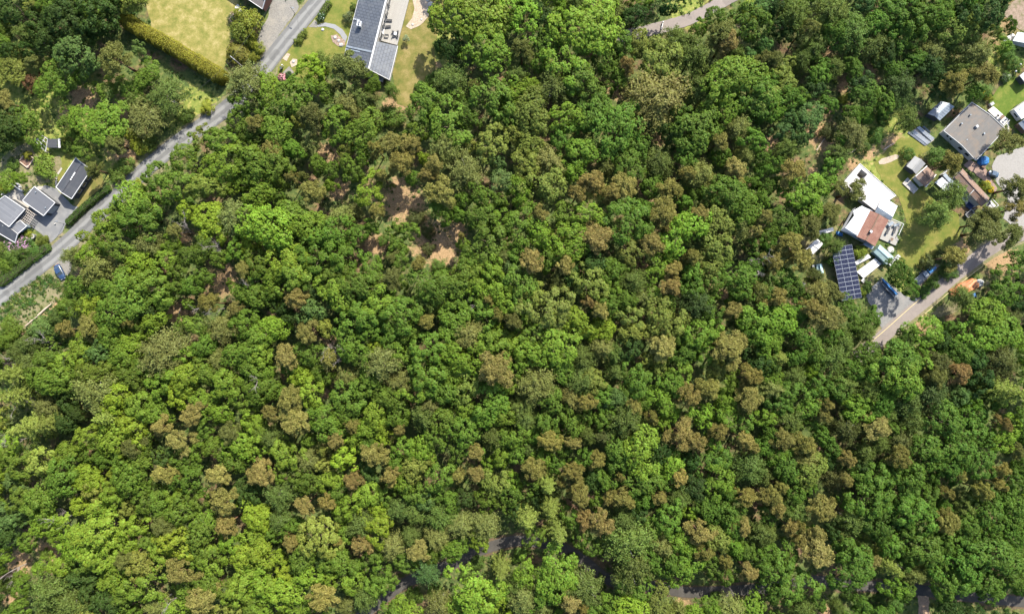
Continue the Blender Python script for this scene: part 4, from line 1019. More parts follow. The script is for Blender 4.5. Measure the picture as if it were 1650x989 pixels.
o = MB(); o.box(Vector((0, 0, 0)), 2.5, 1.5, .55); o = tag(o.build('covered_load', BLUE, bevel=.12), 'bright blue covered load on the flatbed trailer', 'cover'); o.location = P(1497.5, 433.5) + Vector((0, 0, .61)); o.rotation_euler = (0, 0, R_(42))
o = MB(); o.box(Vector((0, 0, 0)), 1.2, 1.5, .4); o = tag(o.build('metal_crate', METALB, bevel=.03), 'grey metal crate on the middle of the flatbed trailer', 'crate'); o.location = P(1488.5, 441.8) + Vector((0, 0, .61)); o.rotation_euler = (0, 0, R_(42))

# white flat-roofed house with tiled and ribbed roofs
def white_house():
    h = 2.9
    A, B, C, D = P(1385.5,263.7,h), P(1443.5,315.2,h), P(1410,339,h), P(1356,297.8,h)
    base = Vector((P(1400,325).x, P(1400,325).y, 0))
    r = thing('white_roofed_house', 'house with white flat roof, brown tiled roof and ribbed metal roofs', 'house', base)
    hole = [P(1387.8,272.8,h), P(1397.6,281,h), P(1389.5,291,h), P(1380.2,282.6,h)]
    C2 = P(1432.5,322.5,h); D2 = P(1418, 333, h)
    m = MB(base)
    ring = [[A, B, hole[1], hole[0]], [B, C2, D2, C, hole[2], hole[1]], [C, D, hole[3], hole[2]], [D, A, hole[0], hole[3]]]
    for q in ring:
        q = ccw(q); m.prism([p - Vector((0, 0, .2)) for p in q], q)
    m.build('flat_roof', ROOFWHT, r)
    wl = MB(base); o = inset(ccw([A, B, C2, D2, C, D]), .35); n = len(o)
    inner = [p.copy() for p in hole]
    for i in range(n):
        a, b = o[i], o[(i + 1) % n]; wl.face([Vector((a.x, a.y, 0)), Vector((b.x, b.y, 0)), Vector((b.x, b.y, h - .19)), Vector((a.x, a.y, h - .19))])
    wl.build('wall', WALLW, r)
    wl = MB(base)
    for i in range(4):
        a, b = hole[i], hole[(i + 1) % 4]; wl.face([Vector((a.x, a.y, .1)), Vector((b.x, b.y, .1)), Vector((b.x, b.y, h - .003)), Vector((a.x, a.y, h - .003))])
    wl.build('patio_wall', WALLW, r)
    f = MB(base); f.slab([Vector((p.x, p.y, .15)) for p in hole], .1); f.build('patio_floor', M_SAND, r)
    trims(r, [(A, B), (D, A), (B, C2)], .12, .14, WHITE, 'roof_trim', .05)
    # ribbed roofs
    def ribbed(px4, hs, name, mat=METAL, th=.14, ribs=.5, wall=True, e=0):
        c = [P(x, y, z) for (x, y), z in zip(px4, hs)]
        m = MB(base); q = ccw(c); m.slab(q, th); rf = m.build(name, mat, r)
        if ribs:
            k = int((c[1] - c[0]).length / ribs); rb = MB(base)
            for i in range(1, k): rb.beam(c[0].lerp(c[1], i / k) + Vector((0, 0, .02)), c[3].lerp(c[2], i / k) + Vector((0, 0, .02)), .12, .05)
            rb.build('roof_ribs', mat, rf)
        if wall:
            w = inset(q, .3); wb = MB(base); wb.prism([Vector((p.x, p.y, 0)) for p in w], [p - Vector((0, 0, th - .01)) for p in w]); wb.build('wall', WALLG, r)
        CLEAR.append([to_px(p.x, p.y) for p in c]); return c
    ribbed([(1422.3,316.4),(1446.3,332),(1438.5,349.5),(1414.5,333.5)], (2.9, 2.9, 3.5, 3.5), 'ribbed_roof')
    ribbed([(1414.5,333.8),(1438.5,349.8),(1435.2,355.5),(1409.6,341.5)], (3.5, 3.5, 3.0, 3.0), 'ribbed_roof', METALB)
    ribbed([(1375,339.5),(1389,331.5),(1402,339.5),(1381,381)][1:] + [(1375,339.5)], (3.1, 3.4, 3.4, 3.1), 'ribbed_roof', ribs=0)
    c = [P(1388.5,331.5,3.2), P(1403,339,3.3), P(1380.5,379,3.3), P(1361.5,367,3.2)]
    m = MB(base); m.slab(c, .14); rf = m.build('ribbed_roof', METAL, r); rb = MB(base)
    for i in range(1, 13): rb.beam(c[0].lerp(c[3], i / 13) + Vector((0, 0, .02)), c[1].lerp(c[2], i / 13) + Vector((0, 0, .02)), .14, .06)
    rb.build('roof_ribs', METAL, rf)
    c = [P(1361.5,367.2,3.2), P(1380.3,379.4,3.3), P(1379.4,384,2.5), P(1354.5,371.5,2.5)]; m = MB(base); m.slab(c, .1); m.build('side_roof', METALB, r)
    c = [P(1361,367,3.15), P(1354.5,371.3,2.5), P(1374,337,2.5), P(1379,334,3.15)]; m = MB(base); m.slab(c, .1); m.build('side_roof', WALLG, r)
    w = inset(ccw([P(x, y, 0) for x, y in ((1386,334),(1403,340),(1380,382),(1357,371))]), .4); wb = MB(base); wb.prism(w, [p + Vector((0, 0, 2.45)) for p in w]); wb.build('wall', WALLG, r)
    # tiled gable
    he, hr = 3.3, 4.3
    a, b, c, d = P(1402,339,he), P(1432,354.7,he), P(1409.8,396.8,he), P(1379.4,380.6,he)
    m1, m2 = P(1417,345.4,hr), P(1395.2,387.6,hr)
    for q in ([m2, m1, a, d], [m1, m2, c, b]):
        m = MB(base); q2 = q if q[0] is m2 else q
        m.face(q2); 
        bot = [p - Vector((0, 0, .15)) for p in q2]; m.face(list(reversed(bot)))
        for i in range(4): m.face([bot[i], bot[(i + 1) % 4], q2[(i + 1) % 4], q2[i]])
        m.build('tiled_roof', ROOFRED, r)
    m = MB(base); m.beam(m1 + Vector((0, 0, .06)), m2 + Vector((0, 0, .06)), .3, .1); m.build('ridge_cap', WOODD, r)
    w = inset(ccw([a, b, c, d]), .4); wb = MB(base); lo = [Vector((p.x, p.y, 0)) for p in w]; hi = [Vector((p.x, p.y, he - .1)) for p in w]; wb.prism(lo, hi)
    g1 = (w[0] + w[1]) / 2; wb.build('wall', WALLW, r)
    for e in range(4):
        u, v = w[e], w[(e + 1) % 4]; dd = (v - u).normalized(); nr = Vector((dd.y, -dd.x, 0))
        if nr.y < -.7: windows(r, u, v, [(.3, 1.1, 1, 1.1), (.7, 1.1, 1, 1.1)])
        elif nr.x > .7: windows(r, u, v, [(.3, 1.1, 1, 1.1)]); door(r, u, v, .6)
    # gable triangles
    for (p, q, t) in ((a, b, m1), (c, d, m2)):
        m = MB(base); ins = (m1 - m2).normalized() * (-.4 if t is m1 else .4)
        pts = [x + ins - Vector((0, 0, .16)) for x in (p, q, t)]
        m.prism([x for x in pts], [x + ins * .3 for x in pts]); m.build('gable_wall', WALLW, r)
    ch = P(1401.5, 373.5, hr); m = MB(base); m.box(ch - Vector((0, 0, .5)), .55, .55, 1.2, R_(-30)); k = m.build('chimney', BLACK, r); m = MB(base); m.box(ch + Vector((0, 0, .7)), .65, .65, .08, R_(-30)); m.build('chimney_cap', METAL, k)
    q = [P(1394,389,2.3), P(1409,397.5,2.3), P(1405,402,2.3), P(1391,394,2.3)]; m = MB(base); m.slab(q, .12); m.build('porch_roof', METALB, r)
    for p in q[2:]:
        m = MB(base); m.box((p.x, p.y, 0), .12, .12, 2.19); m.build('porch_post', WOOD, r)
    CLEAR.append([to_px(p.x, p.y) for p in (A, B, C2, P(1446,332), P(1432,355), c, P(1356,372), D)])
    # terrace deck with a white rail
    dk = [P(1431,352,.45), P(1453,361.5,.45), P(1445,379.5,.45), P(1448,386.5,.45), P(1443,395.6,.45), P(1417.5,384.5,.45)]
    t = thing('terrace_deck', 'pale deck with white rail beside the brown tiled roof', 'deck', Vector((P(1438,370).x, P(1438,370).y, 0)))
    m = MB(t.location); m.slab(dk, .45); m.build('floor', DECK, t); m = MB(t.location); up = Vector((0, 0, .9))
    for a, b in ((dk[0], dk[1]), (dk[1], dk[2])): m.beam(a + up, b + up, .14, .12)
    for p in dk[:3]: m.box((p.x, p.y, .45), .12, .12, .9)
    m.build('railing', WHITE, t); CLEAR.append([to_px(p.x, p.y) for p in dk])
white_house()
lounger(1429.5, 372, 60, .45, 'dark lounger near the tiled roof on the pale railed deck', BLACK)
lounger(1440.5, 371, 70, .45, 'dark lounger by the white rail on the pale railed deck', BLACK)
lounger(1443.5, 362.5, 20, .45, 'dark lounger in the upper corner of the pale railed deck', METALB)
table(1433, 361, 30, .45, 'grey garden table in the upper left of the pale railed deck', METALB, 1.5, .9)
table(1435, 386, 60, .45, 'small brown table at the lower end of the pale railed deck', WOODD, .8, .6)
tarp('blue_bundle', 'small blue bundle against the corner of the ribbed roof', 'tarpaulin', 1352, 377, 1.1, .5, .6, -15, BLUE, 12)

# sheds, beds and greenhouse round the solar array
def solar():
    h1, h2 = 3.4, 2.2
    A, B, C, D = P(1339.4,399,h1-.4), P(1372.7,394,h1), P(1389,479,h2+.4), P(1356.6,484.5,h2)
    A, B, C, D = P(1339.4,399,3.0), P(1372.7,394,3.0), P(1389,479,2.0), P(1356.6,484.5,2.0)
    t = thing('solar_array', 'large ground-mounted solar array of dark panels in three columns', 'solar panels', Vector((P(1364,440).x, P(1364,440).y, 0)))
    PV = surf('solar_cell', (.012, .014, .03), (.016, .018, .038), 2, .22, spec=.35, bumpy=0); FR = surf('panel_frame', (.36, .38, .41), (.32, .34, .37), 2, .4, metal=.2)
    at = lambda u, v: (A.lerp(B, u)).lerp(D.lerp(C, u), v)
    nz = (B - A).cross(D - A).normalized() * -1
    if nz.z < 0: nz = -nz
    for i in range(3):
        for j in range(12):
            u0, u1, v0, v1 = i / 3 + .002, (i + 1) / 3 - .002, j / 12 + .0007, (j + 1) / 12 - .0007
            q = ccw([at(u0, v0), at(u1, v0), at(u1, v1), at(u0, v1)]); m = MB(t.location); m.slab(q, .04); fr = m.build('panel', FR, t)
            g = MB(t.location)
            for a, b in ((u0 + .005, (u0 + u1) / 2 - .001), ((u0 + u1) / 2 + .001, u1 - .005)):
                g.slab([p + nz * .006 for p in (at(a, v0 + .003), at(b, v0 + .003), at(b, v1 - .003), at(a, v1 - .003))], .02)
            g.build('cells', PV, fr)
    m = MB(t.location)
    for u in (.1, .9):
        for v in (.05, .35, .65, .95):
            p = at(u, v); m.box((p.x, p.y, 0), .1, .1, p.z - .05)
        m.beam(at(u, 0) - nz * .09, at(u, 1) - nz * .09, .1, .08)
    m.build('mount', METALB, t); CLEAR.append([to_px(p.x, p.y, p.z) for p in (A, B, C, D)])
solar()
def lowbox(name, label, cat, px4, h, mat, lid=None, kid='lid'):
    c = ccw([P(x, y, h) for x, y in px4]); cen = sum(c, Vector()) / 4; t = thing(name, label, cat, (cen.x, cen.y, 0))
    m = MB(t.location); w = inset(c, .08); m.prism([Vector((p.x, p.y, 0)) for p in w], [p - Vector((0, 0, .05)) for p in w]); m.build('body', mat, t)
    m = MB(t.location); m.slab(c, .06); m.build(kid, lid or mat, t); CLEAR.append([to_px(p.x, p.y) for p in c]); return t
lowbox('storage_container', 'long narrow pale blue-white container above the white shed', 'container', [(1317.5,372.7),(1342.3,366.4),(1343.7,372),(1319.6,379)], 1.6, surf('pale_blue', (.5, .55, .58), (.44, .49, .52), 2, .6), WHITE)
gable('white_shed', 'small shed with bright white roof left of the solar array', 'shed', [(1316,384),(1326.7,392.5),(1310.4,409.5),(1299,401.7)], 2.2, 2.5, WHITE, WALLW, axis=1, trim=False, over=.2)
gable('teal_tent', 'pale teal tent half under the pines left of the solar array', 'tent', [(1315.4,425.8),(1324,425.5),(1327.5,440),(1317,442)], 1.6, 2.3, surf('teal_canvas', (.36, .5, .5), (.3, .43, .44), 2, .7), surf('teal_side', (.2, .36, .4), (.16, .3, .34), 2, .7), axis=0, trim=False, over=.1)
lowbox('storage_box', 'small white box just left of the teal tent', 'box', [(1309,427),(1313,426.5),(1313.5,431),(1309.5,431.5)], .9, WHITE)
def dinghy():
    t = thing('rowing_boat', 'small white rowing boat lying under the trees left of the solar array', 'boat', P(1290, 460.5), R_(35))
    def hull(m):
        rings = []
        for x, w, z in ((-1.3, .5, .5), (-.6, .68, .45), (.2, .7, .45), (.9, .45, .52), (1.4, .04, .62)):
            rings.append([Vector((x, -w, z)), Vector((x, -w * .75, .15)), Vector((x, 0, .02)), Vector((x, w * .75, .15)), Vector((x, w, z)), Vector((x, w * .86, z)), Vector((x, 0, .16)), Vector((x, -w * .86, z))])
        for a, b in zip(rings, rings[1:]):
            for k in range(8): m.face([a[k], a[(k + 1) % 8], b[(k + 1) % 8], b[k]])
        m.face(rings[0]); m.face(list(reversed(rings[-1])))
    local(t, 'hull', WHITE, hull)
    for x in (-.5, .35): local(t, 'thwart', WOOD, lambda m: m.box((x, 0, .34), .25, 1.1, .05))
    CLEAR.append([(1284, 454), (1297, 454), (1297, 467), (1284, 467)])
dinghy()
lowbox('cold_frame', 'slim white-lidded bed nearest the tiled house right of the solar array', 'planter', [(1398,408),(1403.8,414.5),(1380.5,427),(1377.6,422)], .8, WALLW, WHITE)
t = lowbox('cold_frame', 'long double bed with white covers right of the solar array', 'planter', [(1410,416),(1415.5,420.5),(1386,443),(1380.5,437.8)], .85, WALLW, WHITE)
t = lowbox('cold_frame', 'white-covered bed lowest and furthest right beside the double bed', 'planter', [(1416,421),(1420.5,425),(1391.8,448.4),(1386.5,443.6)], .75, WALLW, WHITE)
lowbox('storage_box', 'tiny white box below the white covered beds', 'box', [(1391,448),(1395.5,452),(1391.5,456),(1387.5,452)], .6, WHITE)
def greenhouse():
    t, c, w, m12 = gable('greenhouse', 'grey-green translucent greenhouse below the railed deck', 'greenhouse', [(1418,394),(1440,413.8),(1429.3,426.5),(1407.4,406)], 1.9, 2.4, GREENG, GREENG, axis=1, trim=False, over=.08, ribs=.9)
greenhouse()
lowbox('storage_box', 'white flat box at the lower end of the greenhouse', 'box', [(1439.5,416),(1443,419),(1435.5,428.5),(1431.5,425)], 1.0, WHITE)
lowbox('storage_box', 'white box furthest right of the greenhouse', 'box', [(1447.5,409.5),(1451.5,413.5),(1446,419.5),(1442,416)], 1.0, WHITE)
o = MB(P(1435, 402.5)); o.lathe(P(1435, 402.5), [(0, .3), (.8, .3), (1.0, .0)], 18); o = o.build('stone_circle', STONE); o.location = P(1435, 402.5); tag(o, 'round pale stone slab between the deck and the greenhouse', 'stone')
def grid_trailer():
    t = trailer('slatted_trailer', 'grey slatted trailer parked along the blue beam on the gravel', 1432.5, 466.5, -47, 5.2, 1.5, (BLACK, METALB), sides=.2)
    def sl(m):
        for k in range(18): m.box((-2.45 + k * .288, 0, .62), .1, 1.36, .06)
    local(t, 'slats', METAL, sl)
grid_trailer()
o = MB(P(1433, 462)); o.beam(P(1421.5, 449.5, 1.0), P(1444.5, 474.5, 1.0), .42, .5); q = o.build('blue_beam', BLUE); 
q.location = P(1433, 462); tag(q, 'long bright blue beam lying on supports along the slatted trailer', 'beam')
for k, (a, b) in enumerate(((1424, 452.2), (1442, 471.8))):
    o = MB(); o.box(P(a, b), .6, .5, .52, R_(-47)); tag(o.build('support_block', WOODD), ('upper', 'lower')[k] + ' wooden block under the long blue beam', 'block', 'blocks under the blue beam')
wall_line('retaining_wall', 'low pale wall at the upper left rim of the gravel parking', 'wall', [(1395, 473), (1407, 463), (1416, 455)], .6, .35, STONE)
for i, (a, b, lb) in enumerate(((1486, 478, 'white round stone at the roadside beside the large round tree'), (1475, 483, 'pale brown stone at the corner of the gravel parking'), (1536.5, 427, 'white stone at the roadside under the brown pine'), (1438, 553, 'white rock at the lower end of the side road'))):
    rock(a, b, .45, lb, 40 + i, 'roadside stones', .8)
# right edge
def caravan():
    c = [P(1634,176.8,2.4), P(1657,160,2.4), P(1670,176,2.4), P(1646,193,2.4)]
    t = thing('caravan', 'white caravan on the fresh lawn at the right edge', 'caravan', Vector(((c[0].x + c[2].x) / 2, (c[0].y + c[2].y) / 2, 0)))
    m = MB(t.location); q = ccw(c); m.prism([Vector((p.x, p.y, .5)) for p in q], q); m.build('body', WHITE, t, bevel=.12)
    windows(t, q[0], q[1], [(.3, 1.2, 1.4, .6), (.7, 1.2, 1.4, .6)]); windows(t, q[3], q[0], [(.5, 1.4, 1.4, .6)])
    m = MB(t.location); p = P(1644, 175, 2.4); m.box(p, .9, .6, .1, R_(36)); m.build('roof_hatch', METALB, t)
    for u in (.4, .5):
        for e in (0, 2):
            p = q[e].lerp(q[(e + 1) % 4], u); m = MB(t.location); d = (q[1] - q[0]).normalized(); n = Vector((d.y, -d.x, 0)); m.tube([Vector((p.x, p.y, .33)) - n * .1, Vector((p.x, p.y, .33)) + n * .1], .33, 14); m.build('wheel', BLACK, t)
    CLEAR.append([(1630, 158), (1660, 155), (1660, 195), (1630, 195)])
caravan()
lowbox('storage_box', 'grey chest at the lower corner of the white caravan', 'box', [(1637,184),(1640,181.5),(1645,187.5),(1641,191)], .9, WALLG)
gable('timber_shed', 'brown timber shed cut by the right edge below the white caravan', 'shed', [(1641,199),(1652,190),(1668,206),(1656,216)], 2.4, 3.0, METALB, WOODD, trim=False)
gable('white_cabin', 'white-roofed cabin at the right edge above the fresh lawn', 'shed', [(1643,122),(1660,108),(1672,122),(1654,136)], 2.4, 2.8, WHITE, WALLD, trim=False)
gable('grey_brown_outbuilding', 'outbuilding with brown and blue-grey roof at the upper right edge', 'shed', [(1632,66),(1640,52),(1690,64),(1684,80)], 2.4, 3.2, ROOFBRN, WALLW, trim=False, axis=1, roof2=METALB)
for i, (a, b, r0, lb) in enumerate(((1630, 58.5, .7, 'white boulder nearest the outbuilding at the upper right edge'), (1624, 63, .75, 'white boulder in the middle of the group by the outbuilding'), (1619, 66, .5, 'smaller white boulder leftmost by the outbuilding'))):
    o = rock(a, b, r0, lb, 60 + i, 'white boulders', .8); o.data.materials[0] = WHITE
for i, (a, b, lb) in enumerate(((1637, 107.5, 'white globe lamp upper by the fresh lawn'), (1629.5, 118.5, 'white globe lamp lower beside the white flowering bush'))):
    t = thing('globe_lamp', lb, 'lamp', P(a, b), 0, 'globe lamps by the lawn'); local(t, 'post', BLACK, lambda m: m.tube([(0, 0, 0), (0, 0, 1.5)], .05, 8)); local(t, 'globe', WHITE, lambda m: m.lathe((0, 0, 1.45), [(0, 0), (.2, .06), (.28, .25), (.2, .45), (0, .5)], 12), smooth=True)
# fallen logs and felled wood
def log(px, py, L, ang, r, label, mat=None):
    m = MB(); m.tube([(-L / 2, 0, r), (0, .04 * L * .3, r), (L / 2, 0, r * .8)], [r, r * .9, r * .6], 9); o = m.build('fallen_log', mat or surf('log_wood', (.45, .36, .28), (.33, .26, .2), 3, .9)); p = P(px, py); o.location = (p.x, p.y, hill(p.x, p.y)); o.rotation_euler = (0, 0, R_(ang)); return tag(o, label, 'log', 'fallen logs')
log(73, 499, 4.8, 42, .3, 'thick pale log with rusty end on the roadside clearing'); log(52, 517, 4.2, 40, .2, 'thinner brown log below the thick pale log on the roadside clearing'); log(1432, 236, 3.5, 32, .18, 'pale log on the rough grass above the sand oval'); log(1322, 233, 4.0, 55, .16, 'thin pale log in the brown clearing left of the house yard')
log(1376, 243, 4, 35, .16, 'grey fallen trunk at the edge of the trees above the white flat roof'); log(20, 940, 3.4, -50, .14, 'pale fallen branch on the sandy track in the lower left corner'); log(290, 502, 2.6, 75, .16, 'pale log in the brown gap in the left part of the forest'); log(80, 890, 4.0, 10, .12, 'pale thin trunk on the brown ground in the lower left')
